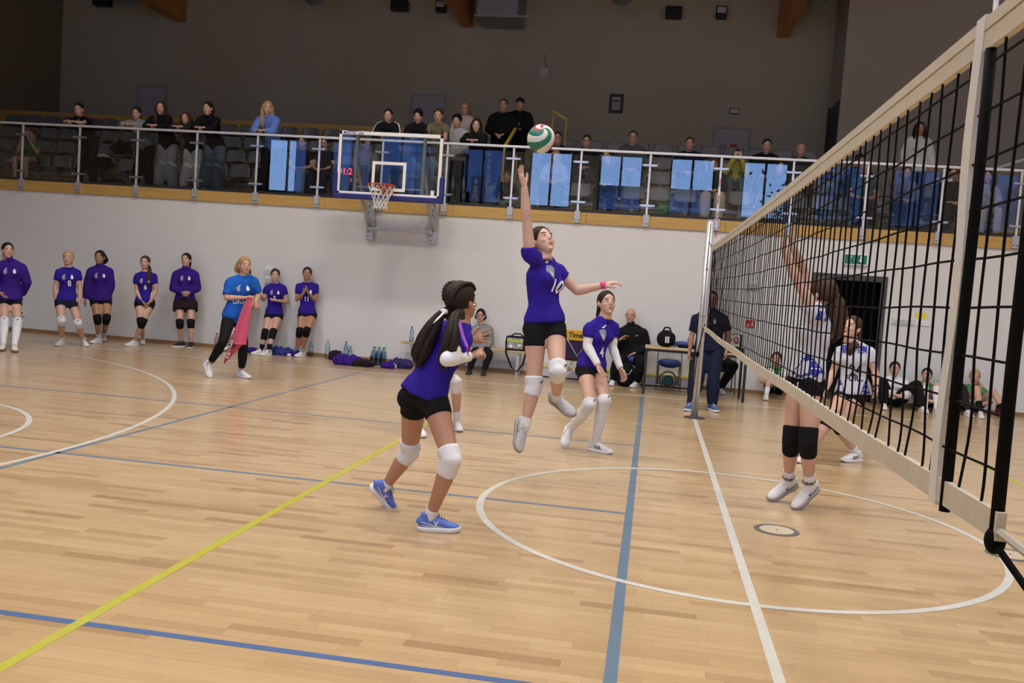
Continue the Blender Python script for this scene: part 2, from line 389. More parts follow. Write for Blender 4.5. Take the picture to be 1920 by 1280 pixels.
# window wall behind the camera
WZ0, WZ1 = 4.6, 6.8; WN = 12; pitch = (XR-XL)/WN
ww = MB(); ww.box(XL-.2, XR+.2, YB-.3, YB, 0, WZ0); ww.box(XL-.2, XR+.2, YB-.3, YB, WZ1, CEIL)
for i in range(WN+1):
    xc = XL+i*pitch; ww.box(max(xc-.5, XL-.2), min(xc+.5, XR+.2), YB-.3, YB, WZ0, WZ1)
tag(ww.build('wall_front', plaster), kind='structure')
pane_m = glass_mat('window_glass', (.93,.95,.96))
for i in range(WN):
    x0, x1 = XL+i*pitch+.5, XL+(i+1)*pitch-.5
    wd = empty('window_%d' % (i+1), ((x0+x1)/2, YB-.15, WZ0)); tag(wd, kind='structure'); hw = (x1-x0)/2; H = WZ1-WZ0
    fr = MB()
    for a, b_ in ((-hw, -hw+.07), (hw-.07, hw), (-.04, .04)): fr.box(a, b_, -.04, .04, 0, H)
    fr.box(-hw, hw, -.04, .04, 0, .07); fr.box(-hw, hw, -.04, .04, H-.07, H)
    fr.build('frame', dark_m, wd)
    for a, b_ in ((-hw+.07, -.04), (.04, hw-.07)): MB().add([(a,0,.07),(b_,0,.07),(b_,0,H-.07),(a,0,H-.07)], [(0,1,2,3)]).build('pane', pane_m, wd)
    window_portal((x0+x1)/2, YB-.02, (WZ0+WZ1)/2, x1-x0, H)

# roof beams, ducts
for i, (px, py) in enumerate(((340,42),(877,52),(1467,71))):
    q = at(px, py, BACKY); tag(MB().box(q.x-.14, q.x+.14, YB, BACKY, q.z, CEIL).build('trim_%d' % (10+i), beam_m), kind='structure')
tag(MB().box(9.3, 9.58, YB, NY, 7.83, CEIL).build('trim_13', beam_m), kind='structure')
# ------------------------------------------------------------------ lamps under the roof
lamp_face = emit('lamp_diffuser', (1, .95, .88), 6); lamp_face.cycles.emission_sampling = 'NONE'
LY = (-5.6, -.4, 4.8); LX = (-8.0, -4.1, -.4, 4.2, 9.6)
row_word = ('window side row', 'middle row', 'row nearest the balcony')
col_word = ('first', 'second', 'third', 'fourth', 'fifth', 'sixth', 'seventh')
for j, y in enumerate(LY):
    for i, x in enumerate(LX):
        o = tag(empty('ceiling_lamp', (x, y, 8.35)), 'white hall lamp, %s from left in the %s' % (col_word[i], row_word[j]), 'lamp', 'hall lamps')
        MB().box(-.68, .68, -.28, .28, 0, .09).build('housing', white_p, o, bevel=.01)
        MB().box(-.65, .65, -.25, .25, -.012, -.001).build('diffuser', lamp_face, o)
        [MB().tube([(x_,0,.09),(x_,0,.95)], .008, 6).build('hanger', steel, o) for x_ in (-.5,.5)]
        l = lamp_light(x, y, 8.35-.02); l.parent = o; l.location = (0, 0, -.02)

duct_m = mat('duct_grey', (.34,.35,.36), .55, metal=.3)
for px, nm in ((238, 'leftmost'), (590, 'left of the middle beam'), (1165, 'right of the middle beam'), (1525, 'beside the rightmost beam')):
    q = at(px, 11 if px < 1500 else 20, 14.6); o = tag(empty('air_duct', (q.x, 12, q.z)), 'round grey air duct under the roof, %s' % nm, 'duct', 'round air ducts')
    y1 = 2.6
    r = MB(); r.tube([(0,-10,.31),(0,y1,.31)], .31, 24); r.build('pipe', duct_m, o, smooth=False)
    for yy in (-6,-2,y1-.06): MB().tube([(0,yy,.31),(0,yy+.05,.31)], .325, 24).build('flange', duct_m, o)
    [MB().bar((sx*.32,yy,.3), (sx*.32,yy,CEIL-q.z), .02, .004, (0,1,0)).build('hanger', steel, o) for yy in (-5,0) for sx in (-1,1)]
q0, q1 = at(893, 30, 14.8), at(970, 31, 14.8)
o = tag(empty('square_duct', ((q0.x+q1.x)/2, 14.8, q0.z)), 'boxy grey ventilation duct hanging beside the middle roof beam', 'duct'); hw = (q1.x-q0.x)/2
MB().box(-hw, hw, 0, 1.1, .03, 1.2).build('casing', duct_m, o, bevel=.01)
MB().box(-hw-.05, hw+.3, -.04, .0, -.01, .03).build('support_rail', steel, o); MB().tube([(hw+.24,-.02,0),(hw+.24,-.02,1.3)], .012, 6).build('threaded_rod', steel, o)

# speakers and floodlights on the upper wall
for x0, y0, x1, y1, nm in ((184,-4,214,15,'beside the left roof beam'),(737,6,769,24,'left of the middle roof beam'),(1247,18,1279,38,'high on the wall right of the round duct')):
    a, c = at(x0, y1, BACKY), at(x1, y0, BACKY); hw = (c.x-a.x)/2; hh = (c.z-a.z)
    o = tag(empty('loudspeaker', ((a.x+c.x)/2, BACKY, a.z)), 'small black wall loudspeaker %s' % nm, 'loudspeaker', 'black wall loudspeakers')
    MB().box(-hw, hw, -.28, -.06, 0, hh).build('cabinet', black, o, bevel=.02); MB().box(-hw+.02, hw-.02, -.292, -.281, .02, hh-.02).build('grille', mat('grille_black', (.02,.02,.02), .8), o)
    MB().box(-.05, .05, -.06, 0, .05, .15).build('bracket', dark_m, o)
for x0, y0, x1, y1, nm in ((819,6,839,26,'left of the middle roof beam'),(1341,16,1363,38,'between loudspeaker and right roof beam')):
    a, c = at(x0, y1, BACKY), at(x1, y0, BACKY); hw = (c.x-a.x)/2; hh = (c.z-a.z)
    o = tag(empty('floodlight', ((a.x+c.x)/2, BACKY, a.z)), 'black wall floodlight with pale glass, %s' % nm, 'floodlight', 'wall floodlights')
    MB().box(-hw, hw, -.2, -.05, 0, hh).build('housing', black, o, bevel=.01); MB().box(-hw+.025, hw-.025, -.212, -.201, hh*.42, hh-.03).build('glass', mat('pale_lens', (.62,.6,.56), .3), o)
    MB().box(-.04, .04, -.05, 0, .05, .2).build('bracket', dark_m, o)

# doors of the upper level
door_m = mat('door_grey', (.44,.42,.43), .6)
for i, (x0, x1, yt, z0) in enumerate(((260,311,163,4.12),(774,834,179,4.12),(1341,1406,241,3.75))):
    a, c = at(x0, yt, BACKY), at(x1, yt, BACKY); hw = (c.x-a.x)/2
    o = tag(empty('door_%d' % (i+2), ((a.x+c.x)/2, BACKY, z0)), kind='structure')
    H = a.z-z0; fr = MB(); fr.box(-hw-.05, -hw, -.03, 0, 0, H+.05); fr.box(hw, hw+.05, -.03, 0, 0, H+.05); fr.box(-hw, hw, -.03, 0, H, H+.05); fr.build('frame', mat('door_frame', (.36,.35,.35), .6), o)
    MB().box(-hw+.01, hw-.01, -.02, 0, .01, H-.01).build('leaf', door_m, o)
    hd = MB(); hd.tube([(-hw+.1,-.02,1.05),(-hw+.1,-.07,1.05),(-hw+.22,-.07,1.05)], .01, 8); hd.build('door_handle', steel, o)
    if i == 2:
        MB().box(-.02, .14, -.024, -.021, H-.55, H-.35).build('fire_sign', mat('fire_red', (.55,.03,.03), .5), o)
        flat_text('door_number', '31', .16, black, (-hw+.22, -.021, H-.42), (1,0,0), (0,0,1), o)
q = at(1562, 190, NY+.75)
d = tag(empty('door_5', (3.06, NY+.75, 3.7)), kind='structure')
MB().box(-.012, 0, -.62, .55, 0, 2.45).build('leaf', mat('door_black', (.012,.012,.012), .5), d); MB().box(-.03, 0, .55, .62, 0, 2.52).build('frame', dark_m, d)

# things on the upper wall
a, c = at(1141, 212, BACKY), at(1170, 177, BACKY)
o = tag(empty('wall_poster', ((a.x+c.x)/2, BACKY, a.z)), 'black framed notice on the upper wall above the seats', 'poster'); hw = (c.x-a.x)/2; hh = c.z-a.z
MB().box(-hw, hw, -.03, 0, 0, hh).build('frame', black, o, bevel=.004); MB().box(-hw*.62, hw*.62, -.034, -.031, hh*.16, hh*.84).build('sheet', mat('paper_grey', (.40,.38,.36), .7), o)
MB().box(-hw*.4, hw*.4, -.036, -.0345, hh*.60, hh*.68).build('heading', black, o); MB().box(-hw*.5, hw*.5, -.036, -.0345, hh*.78, hh*.81).build('strip', white_p, o)
a, c = at(1367, 214, BACKY), at(1387, 204, BACKY)
o = tag(empty('emergency_light', ((a.x+c.x)/2, BACKY, a.z)), 'small white emergency light box on the upper wall', 'light'); hw = (c.x-a.x)/2; hh = c.z-a.z
MB().box(-hw, hw, -.05, 0, 0, hh).build('housing', dark_m, o); MB().box(-hw+.02, hw-.02, -.06, -.051, .02, hh-.02).build('cover', mat('cover_white', (.6,.6,.57), .4), o)
a, c = at(1011, 145, BACKY), at(1030, 128, BACKY)
o = tag(empty('access_point', ((a.x+c.x)/2, BACKY, a.z)), 'white box on the upper wall hanging from a thin cable', 'wireless box'); hw = (c.x-a.x)/2; hh = c.z-a.z
MB().box(-hw, hw, -.06, 0, 0, hh).build('casing', mat('box_white', (.6,.58,.53), .5), o, bevel=.015); MB().tube([(.02,-.02,hh),(.04,-.02,hh+.12),(-.02,-.02,hh+.2),(.02,-.02,hh+.34)], .008, 6).build('cable', mat('cable_brown', (.25,.08,.04), .6), o)

# things on the lower wall
o = tag(empty('exit_sign', (2.63, WALLY, 2.30)), 'green emergency exit sign with running figure above the doorway', 'sign')
gsign = mat('exit_green', (.0,.17,.10), .4); wsign = mat('sign_white', (.85,.87,.85), .5)
MB().box(-.20, .20, -.05, 0, .0, .19).build('housing', wsign, o, bevel=.006); MB().box(-.175, .175, -.056, -.051, .02, .17).build('panel', gsign, o)
ar = MB(); ar.box(.07, .105, -.0595, -.0565, .085, .155); ar.add([(.045,-.0595,.09),(.13,-.0595,.09),(.0875,-.0595,.04)], [(0,2,1)]); ar.build('arrow', wsign, o)
fg = MB(); fg.ball((-.075,-.058,.145), .012, .002, .012, 10, 6)
for p_, q_ in (((-.08,.13),(-.10,.085)),((-.10,.085),(-.07,.065)),((-.07,.065),(-.075,.035)),((-.10,.085),(-.125,.06)),((-.125,.06),(-.15,.062)),((-.08,.125),(-.055,.10)),((-.055,.10),(-.035,.11)),((-.083,.125),(-.115,.118)),((-.115,.118),(-.125,.095))):
    fg.bar((p_[0],-.058,p_[1]), (q_[0],-.058,q_[1]), .003, .014, (0,1,0))
fg.build('running_figure', wsign, o)
dl = MB(); dl.box(-.03,.0,-.0585,-.0565,.03,.16); dl.build('door_pictogram', mat('exit_green_light', (.05,.30,.18), .4), o)
o = tag(empty('fire_sign', (1.008, WALLY, 1.13)), 'small red fire equipment sign on the white wall behind the net', 'sign')
MB().box(-.078, .078, -.012, 0, 0, .125).build('board', mat('fire_red', (.55,.03,.03), .5), o); fi = MB(); fi.box(.02,.05,-.016,-.013,.02,.10); fi.box(-.055,-.01,-.016,-.013,.02,.05); fi.build('pictogram', wsign, o)
for x, z, w_, h_, nm in ((1.0, 1.78, .23, .11, 'white ventilation plate on the wall above the red fire sign'), (3.475, 1.37, .33, .095, 'pale cable box on the wall right of the doorway')):
    o = tag(empty('wall_plate', (x, WALLY, z)), nm, 'wall plate'); MB().box(-w_/2, w_/2, -.03, 0, 0, h_).build('cover', mat('plate_white', (.66,.655,.64), .5), o, bevel=.004)
    for k in range(3): MB().box(-w_/2+.02+k*(w_-.04)/3, -w_/2+.01+(k+1)*(w_-.04)/3, -.034, -.031, .02, h_-.02).build('louvre', mat('plate_grey', (.5,.5,.49), .5), o)
o = tag(empty('light_switch', (3.80, WALLY, 1.365)), 'white double wall switch under a yellow sticker beside the doorway', 'switch')
MB().box(-.115, .115, -.012, 0, 0, .09).build('frame', white_p, o, bevel=.003)
for x in (-.07, 0, .07): MB().box(x-.03, x+.03, -.018, -.0125, .012, .078).build('rocker', white_p, o, bevel=.002)
o = tag(MB().box(3.67, 3.84, WALLY-.004, WALLY, 1.49, 1.585).build('sticker', mat('sticker_yellow', (.75,.68,.02), .5)), 'yellow warning sticker on the wall above the light switch', 'sticker')
for i, (x, z) in enumerate(((-7.715, 1.435), (-7.705, 1.275))):
    o = tag(empty('socket_box', (x, WALLY, z)), 'white %s socket box on the wall behind the standing players' % ('upper', 'lower')[i], 'socket box')
    MB().box(-.075, .075, -.045, 0, 0, .15).build('housing', white_p, o, bevel=.006); MB().box(-.06, .06, -.052, -.046, .02, .10).build('lid', mat('lid_grey', (.55,.56,.57), .3), o, bevel=.002)
o = tag(empty('socket_box', (-12.72, WALLY, .30)), 'white socket box low on the wall at the far left', 'socket box'); MB().box(-.05, .05, -.04, 0, 0, .10).build('housing', white_p, o, bevel=.005); MB().box(-.03,.03,-.046,-.041,.04,.08).build('lid', dark_m, o)
# floor covers
for (x, y, nm) in ((.326,-.11,'centre floor socket cover under the blocking player'), (1.86,-.10,'round floor socket cover below the near end of the net')):
    o = tag(empty('floor_socket', (x, y, 0)), nm, 'floor socket')
    v = []; MB().lathe((0,0,.0), [(.155,.0),(.155,.004),(.125,.0045),(.125,.001)], 40).build('ring', mat('ring_grey', (.18,.19,.20), .4, metal=.5), o)
    MB().lathe((0,0,.0), [(.118,0),(.118,.005)], 40).build('lid', mat('lid_wood', (.50,.42,.30), .5), o); MB().lathe((0,0,.005), [(.008,0),(.008,.002)], 10).build('screw', dark_m, o)
# ------------------------------------------------------------------ balcony railing
rl = tag(empty('balcony_railing', (0, WALLY-.045, FLR2)), 'glass balcony railing with steel posts along the spectator gallery', 'railing')
glass = glass_mat('smoked_glass', (.86,.87,.86), 1.52)
PX = [-12.82+1.1933*k for k in range(-3, 20)]
H = 1.07
post_me = MB(); post_me.box(-.017,.017,-.012,.012,-.06,H-.02); post_me = post_me.mesh('post', alu)
foot_me = MB(); foot_me.box(-.05,.05,-.022,-.012,-.185,.015); foot_me.box(-.05,-.04,-.022,.03,-.185,.015); foot_me.box(.04,.05,-.022,.03,-.185,.015); foot_me = foot_me.mesh('foot_plate', galv)
bolt_me = MB(); bolt_me.tube([(-.025,-.031,-.14),(-.025,-.021,-.14)], .011, 8); bolt_me.tube([(.025,-.031,-.14),(.025,-.021,-.14)], .011, 8); bolt_me = bolt_me.mesh('bolt', dark_m)
cl_me = MB(); cl_me.box(-.10,.10,-.03,-.012,-.017,.017); cl_me = cl_me.mesh('clamp', steel)
kn_me = MB(); kn_me.tube([(-.115,-.04,0),(-.115,-.028,0),(-.115,.01,0)], [.016,.02,.02], 12); kn_me.tube([(.115,-.04,0),(.115,-.028,0),(.115,.01,0)], [.016,.02,.02], 12); kn_me = kn_me.mesh('knob', steel)
for x in PX:
    po = link('post', post_me, rl, loc=(x,0,0))
    link('foot_plate', foot_me, po); link('bolt', bolt_me, po)
    for z in (.17, .86): link('clamp', cl_me, po, loc=(0,0,z)); link('clamp_knob', kn_me, po, loc=(0,0,z))
for a, b_ in zip(PX[:-1], PX[1:]):
    MB().box(a+.03, b_-.03, -.004, .004, .035, H-.085).build('glass_panel', glass, rl)
MB().box(PX[0]-.3, PX[-1]+.3, -.028, .028, H-.02, H+.022).build('handrail', alu, rl, bevel=.008)

# yellow stair handrails in the aisle
yel = mat('rail_yellow', (.52,.36,.03), .45)
for nm, pts in (('yellow stair handrail beside the two standing men', [(-3.66,10.55,FLR2+.01),(-3.66,10.55,4.15),(-3.66,12.1,4.9),(-3.66,12.1,FLR2+.81)]), ('short yellow handrail at the top of the aisle stairs', [(-3.05,12.75,4.13),(-3.05,12.75,5.28),(-2.76,12.75,5.12),(-2.76,12.75,4.13)])):
    o = tag(empty('stair_handrail', pts[0]), nm, 'handrail'); b0 = Vector(pts[0]); P = [Vector(p)-b0 for p in pts]
    MB().tube([P[0],P[1]], .022, 10).build('post', yel, o); MB().tube([P[2],P[3]], .022, 10).build('post', yel, o); MB().bar(P[1],P[2], .06, .05).build('rail', yel, o, bevel=.008)

# ------------------------------------------------------------------ stadium seats
seat_m = mat('seat_plastic', (.155,.165,.185), .38)
def seat_mesh():
    prof = [(-.20,.405),(-.195,.425),(-.12,.43),(0,.415),(.10,.41),(.155,.43),(.18,.50),(.195,.60),(.21,.685),(.213,.70)]
    wid = [.195,.205,.215,.22,.22,.22,.22,.215,.19,.15]
    mb = MB(); v = []; n = 9
    for (y, z), w_ in zip(prof, wid):
        for k in range(n):
            u = k/(n-1)*2-1; v.append((u*w_, y-.03*u*u*(1 if z > .45 else 0)+0, z+.018*u*u*(1 if z < .45 else 0)))
    m = len(prof); th = Vector((0,.012,-.012)); v2 = [tuple(Vector(p)+th) for p in v]; nn = len(v)
    f = [(i*n+k, i*n+k+1, (i+1)*n+k+1, (i+1)*n+k) for i in range(m-1) for k in range(n-1)]
    g = [tuple(reversed([x+nn for x in q])) for q in f]
    rim = [k for k in range(n)] + [i*n+n-1 for i in range(1, m)] + [(m-1)*n+k for k in range(n-2, -1, -1)] + [i*n for i in range(m-2, 0, -1)]
    e = [(rim[(i+1) % len(rim)], rim[i], rim[i]+nn, rim[(i+1) % len(rim)]+nn) for i in range(len(rim))]
    mb.add(v+v2, f+g+e); return mb.mesh('seat_shell', seat_m, True)
seat_me = seat_mesh()
br = MB(); br.box(-.03,.03,-.10,.10,.36,.405); br.box(-.03,.03,.06,.21,.18,.37); seat_br = br.mesh('seat_bracket', galv)
leg = MB(); leg.box(-.025,.025,-.02,.03,0,.37); seat_leg = leg.mesh('seat_leg', riser_m)
ORD = 'first second third fourth fifth sixth seventh eighth ninth tenth eleventh twelfth thirteenth fourteenth fifteenth sixteenth seventeenth eighteenth nineteenth twentieth twenty-first twenty-second twenty-third twenty-fourth twenty-fifth twenty-sixth'.split()
rows = [(10.9, FLR2, 'front row'), (11.7, FLR2+.4, 'second row'), (12.5, FLR2+.8, 'third row'), (13.3, FLR2+1.2, 'back row')]
for ri, (y, z, nm) in enumerate(rows):
    xs = []; x = -16.2
    while x < (5.2 if ri < 2 else 2.7):
        if not (AX0-.25 < x < AX1+.25): xs.append(x)
        x += .5
    for x in xs:
        side_ = 'left' if x < AX0 else 'right'; near = sorted([q for q in xs if (q < AX0) == (x < AX0)], key=lambda q: abs(q-AX0)).index(x)
        o = tag(empty('stadium_seat', (x, y, z)), 'grey plastic seat, %s from the stair aisle on its %s, %s of the gallery' % (ORD[near], side_, nm), 'seat', 'gallery seats in the %s' % nm)
        link('seat_shell', seat_me, o); link('seat_bracket', seat_br, o)
        if ri == 0 and int(x*2) % 2 == 0: link('seat_leg', seat_leg, o)
    rb = MB(); rb.box(XL+.1, AX0-.1, y+.12, y+.19, z+.27, z+.33); rb.box(AX1+.1, 5.4 if ri < 2 else 2.9, y+.12, y+.19, z+.27, z+.33)
    tag(rb.build('seat_beam', galv), 'long steel beam carrying the seats of the %s' % nm, 'beam', 'seat beams')

# ------------------------------------------------------------------ wall mounted basketball hoop
bx, by = -5.2, 8.3
hp = tag(empty('basketball_hoop', (bx, WALLY, 2.2)), 'wall mounted glass basketball backboard with orange rim and blue edge padding', 'basketball hoop')
def W(x, y, z): return (x-bx, y-WALLY, z-2.2)
Z0, Z1 = 2.905, 3.965
fr = MB()
for q in ((-.9,.9,Z1-.06,Z1),(-.9,.9,Z0,Z0+.05),(-.9,-.85,Z0,Z1),(.85,.9,Z0,Z1)): fr.box(q[0],q[1],by-WALLY-.02,by-WALLY+.03,q[2]-2.2,q[3]-2.2)
frame = fr.build('backboard_frame', white_p, hp, bevel=.004)
flat_text('maker_mark', 'SPORT plus', .075, mat('mark_blue', (.02,.02,.16), .5), (-.62, by-WALLY-.0205, Z1-2.2-.03), (1,0,0), (0,0,1), frame, .02, .8)
MB().tube([(-.80,by-WALLY-.022,Z1-2.23),(-.80,by-WALLY-.0205,Z1-2.23)], [(.03,.018),(.03,.018)], 14).build('maker_oval', mat('mark_blue', (.02,.02,.16), .5), frame)
MB().box(-.85,.85,by-WALLY-.006,by-WALLY+.006,Z0+.05-2.2,Z1-.06-2.2).build('glass_pane', glass_mat('board_glass', (.86,.88,.87)), hp)
sq = MB()
for q in ((-.295,.295,3.43,3.48),(-.295,.295,2.99,3.04),(-.295,-.245,3.04,3.43),(.245,.295,3.04,3.43)): sq.box(q[0],q[1],by-WALLY-.009,by-WALLY-.0065,q[2]-2.2,q[3]-2.2)
sq.build('target_square', mat('line_paint_white', (.82,.82,.82), .5), hp)
blue_pad = mat('pad_blue', (.012,.018,.16), .55)
pd = MB(); pd.box(-.96,.96,by-WALLY-.035,by-WALLY+.06,Z0-.07-2.2,Z0+.015-2.2); pd.box(-.96,-.885,by-WALLY-.035,by-WALLY+.06,Z0+.015-2.2,Z0+.36-2.2); pd.box(.885,.96,by-WALLY-.035,by-WALLY+.06,Z0+.015-2.2,Z0+.36-2.2)
pd.build('edge_padding', blue_pad, hp, bevel=.015)
orange = mat('rim_orange', (.52,.07,.012), .45)
ry = by-.15-.225; rim = MB(); rim.tube([W(bx+.225*math.cos(t), ry+.225*math.sin(t), 3.05) for t in [2*math.pi*k/32 for k in range(33)]], .010, 8, cap=False)
rimo = rim.build('rim', orange, hp, smooth=True)
rp = MB(); rp.box(-.10,.10,by-WALLY-.035,by-WALLY-.01,2.93-2.2,3.07-2.2); rp.add([W(bx-.09,by-.02,3.045),W(bx+.09,by-.02,3.045),W(bx+.17,ry+.14,3.045),W(bx-.17,ry+.14,3.045),W(bx-.06,by-.02,2.95),W(bx+.06,by-.02,2.95)], [(0,1,2,3),(4,0,3),(5,2,1),(4,3,2,5)]); rp.build('rim_bracket', orange, rimo)
nt = MB(); n = 12; lev = [(.22,3.03),(.185,2.94),(.145,2.86),(.115,2.79),(.105,2.72),(.112,2.66)]
for k in range(n):
    for s in (1, -1):
        nt.tube([W(bx+r_*math.cos(2*math.pi*(k+s*.5*i)/n), ry+r_*math.sin(2*math.pi*(k+s*.5*i)/n), z) for i, (r_, z) in enumerate(lev)], .0055, 5)
nt.build('net', mat('net_white', (.72,.71,.69), .8), hp)
for sx in (-.60, .575):
    X = bx+sx; name = 'support_arm'
    ch = MB(); ch.box(sx-.07,sx+.07,-.10,0,.0,.74); ch.build('wall_channel', galv, hp, bevel=.006)
    b_ = MB(); [b_.tube([(sx-.03,-.112,z),(sx-.03,-.10,z)], .012, 8) for z in (.06,.14,.5,.6)]; b_.build('channel_bolt', dark_m, hp)
    MB().box(sx-.025,sx+.025,by-WALLY+.03,by-WALLY+.08,.72,Z1-2.2-.05).build('back_upright', galv, hp)
    MB().bar((sx,-.05,.70), (sx,by-WALLY+.08,.78), .05, .05).build('support_arm', galv, hp)
    MB().bar((sx-.03,-.10,.16), (sx-.03,by-WALLY+.08,1.45), .045, .045).build('brace', galv, hp)
    MB().bar((sx+.03,-.06,.22), (sx+.03,by-WALLY+.08,.78), .04, .04).build('brace', galv, hp)
MB().bar((-.6,-.16,.20), (.575,-.16,.20), .045, .045).build('cross_bar', galv, hp); MB().bar((-.6,by-WALLY+.10,.85), (.575,by-WALLY+.10,.85), .03, .03).build('cross_bar', galv, hp)
MB().box(.74,.80,by-WALLY-.009,by-WALLY-.0065,.72,.84).build('label_sticker', white_p, hp)

# ------------------------------------------------------------------ volleyball net, posts, antennas
NH = 2.21; NB = 1.20
cord = mat('net_cord_black', (.004,.004,.005), .8, spec=.1); tape = mat('net_tape_cream', (.52,.475,.40), .8, bump=.15, bscale=30, var=.05, vscale=8); tape2 = mat('side_tape_white', (.60,.60,.60), .7, bump=.1, bscale=30)
nx = tag(empty('volleyball_net', (0, 0, NB)), 'long black volleyball net with cream tapes stretched across the court', 'net')
Y0, Y1 = -4.86, 4.75
def sag(y): return -.018*math.cos(math.pi*y/9.6)
def ztop(y): return NH-NB+sag(y)
def zbot(y): return sag(y)*1.2+.004*math.sin(y*2.1)
def tape_strip(name, m, z0f, z1f, ya, yb, th=.006, n=60, wob=0, parent=nx):
    mb = MB(); v = []; 
    for i in range(n+1):
        y = ya+(yb-ya)*i/n; w_ = wob*noise.noise(Vector((y*2.3, 1.7, 0)))
        for dx, z in ((-th,z0f(y)),(th,z0f(y)),(th,z1f(y)),(-th,z1f(y))): v.append((dx+w_, y, z))
    f = [(i*4+k, i*4+(k+1) % 4, (i+1)*4+(k+1) % 4, (i+1)*4+k) for i in range(n) for k in range(4)] + [(3,2,1,0), (n*4,n*4+1,n*4+2,n*4+3)]
    return mb.add(v, f).build(name, m, parent)
tape_strip('top_tape', tape, lambda y: ztop(y)-.072, lambda y: ztop(y), Y0, Y1, .008)
tape_strip('bottom_tape', tape, lambda y: zbot(y)-.02, lambda y: zbot(y)+.032, Y0-.0, Y1, .008, wob=.003)
hem = MB(); hem.tube([(-.009, Y0+(Y1-Y0)*i/40, ztop(Y0+(Y1-Y0)*i/40)-.03) for i in range(41)], .0015, 4); hem.build('hem_stitch', mat('stitch_tan', (.42,.36,.28), .8), nx)
ys = [-4.74+.1*k for k in range(95)]
for i, y in enumerate(ys):
    pts = []; ph = R.random()*6.28; amp = .016+.016*R.random()
    for k in range(19):
        t = (k/18)**1.5; z = zbot(y)+.03+(ztop(y)-.07-zbot(y)-.03)*t
        lo = max(0, .30-t)/.30
        pts.append((.002*math.sin(ph+t*9), y + (-.035*math.sin(math.pi*min(1, lo)) + amp*math.sin(ph+t*14))*lo + .004*math.sin(ph+t*7), z))
    MB().tube(pts, .003, 5).build('net_cord', cord, nx)
for k in range(1, 10):
    z = (NH-NB)*k/10; pts = []
    for i in range(96):
        y = -4.84+.1*i*1.0; pts.append((.003*math.sin(i*1.3+k), y, z + sag(y) - .02*math.sin(math.pi*(i/96)) + .0015*math.sin(i*.9+k*2)+.006*noise.noise(Vector((y*.8, k*3.3, 0)))))
    MB().tube(pts, .0028, 5).build('net_rope', cord, nx)
for y, nm in ((-4.5, 0), (4.5, 1)):
    mb = MB(); v = []; n = 16
    for i in range(n+1):
        t = i/n; z = -.03+(ztop(y)+.035)*t; w_ = .026 if t > .55 else .024; sw = .006*math.sin(t*7+1) + (.010*math.sin(t*11) if y < 0 else 0)
        for dx, dy in ((-.0105,-w_),(-.0095+.02,-w_),(-.0095+.02,w_),(-.0105,w_)): v.append((dx, y+dy+sw, z))
    f = [(i*4+k, i*4+(k+1) % 4, (i+1)*4+(k+1) % 4, (i+1)*4+k) for i in range(n) for k in range(4)] + [(3,2,1,0), (n*4,n*4+1,n*4+2,n*4+3)]
    mb.add(v, f).build('side_tape', tape2, nx)
for y in (-4.553, -4.84): MB().tube([(0,y,-.035),(0,y+.004,.3),(0,y-.003,.65),(0,y,ztop(y)-.072)], [.012,.012,.0115,.012], 10).build('end_rope', cord, nx, smooth=True)
MB().ball((0,-4.84,-.02), .019, .018, .026).build('knot', cord, nx, smooth=True)
MB().tube([(0,-4.86,-.03),(.10,-5.15,-.22),(.2,-5.42,-.42)], .007, 6).build('tension_rope', cord, nx)
MB().tube([(0,-4.86,.0),(0,-5.5,-.02)], .008, 6).build('tension_rope', mat('rope_grey', (.4,.38,.35), .8), nx)
MB().tube([(0,Y1,ztop(Y1)-.03),(0,5.46,1.12)], .005, 6).build('tension_rope', cord, nx); MB().tube([(0,Y1,.0),(0,5.46,.03)], .006, 6).build('tension_rope', mat('rope_grey', (.4,.38,.35), .8), nx)
for y, nm in ((4.505, 'red and white antenna standing at the far side of the net'), (-4.49, 'antenna pole rising from the near side of the net')):
    o = tag(empty('net_antenna', (.02 if y < 0 else .017, y, NB)), nm, 'antenna')
    for k in range(18):
        MB().tube([(0,0,k*.1+.0005),(0,0,k*.1+.1)], .0055, 8).build('band', mat('antenna_red', (.45,.02,.02), .4) if (k % 2 == 1) else white_p, o)
# far post
po = tag(empty('net_post', (0, 5.512, 0)), 'silver aluminium net post with black rope at the far end of the net', 'net post')
postm = mat('anodised_aluminium', (.60,.60,.61), .34, metal=.45)
MB().tube([(0,0,.0),(0,0,2.58)], .047, 24).build('tube', postm, po, smooth=True); MB().tube([(0,0,2.575),(0,0,2.59)], [.049,.049], 24).build('cap', alu, po)
MB().lathe((0,0,0), [(.14,0),(.14,.006),(.07,.010),(.056,.02)], 28).build('floor_collar', mat('collar_dark', (.05,.05,.055), .5), po)
g_ = MB(); g_.box(-.006,.006,-.052,-.044,.05,2.55); g_.build('slot', mat('slot_dark', (.12,.12,.13), .5), po); MB().tube([(0,0,1.335),(0,0,1.35)], .0485, 24).build('joint_ring', mat('ring_dark', (.25,.25,.26), .4), po)
MB().tube([(.0,-.052,1.95),(.0,-.062,1.95)], .014, 10).build('pulley', black, po)
MB().tube([(.03,-.045,1.24),(.0,-.055,1.05),(-.03,-.06,.88),(-.035,-.06,.70),(-.045,-.06,.45),(-.05,-.055,.36),(-.05,-.06,.25)], .006, 6).build('rope', cord, po); MB().ball((-.03,-.062,.84), .022, .02, .045).build('rope_knot', cord, po)
np_ = tag(empty('net_post', (0, -5.75, 0)), 'net post at the near end of the net beside the camera', 'net post')
MB().tube([(0,0,.0),(0,0,2.58)], .047, 24).build('tube', postm, np_, smooth=True); MB().lathe((0,0,0), [(.14,0),(.14,.006),(.07,.010),(.056,.02)], 28).build('floor_collar', mat('collar_dark', (.05,.05,.055), .5), np_)

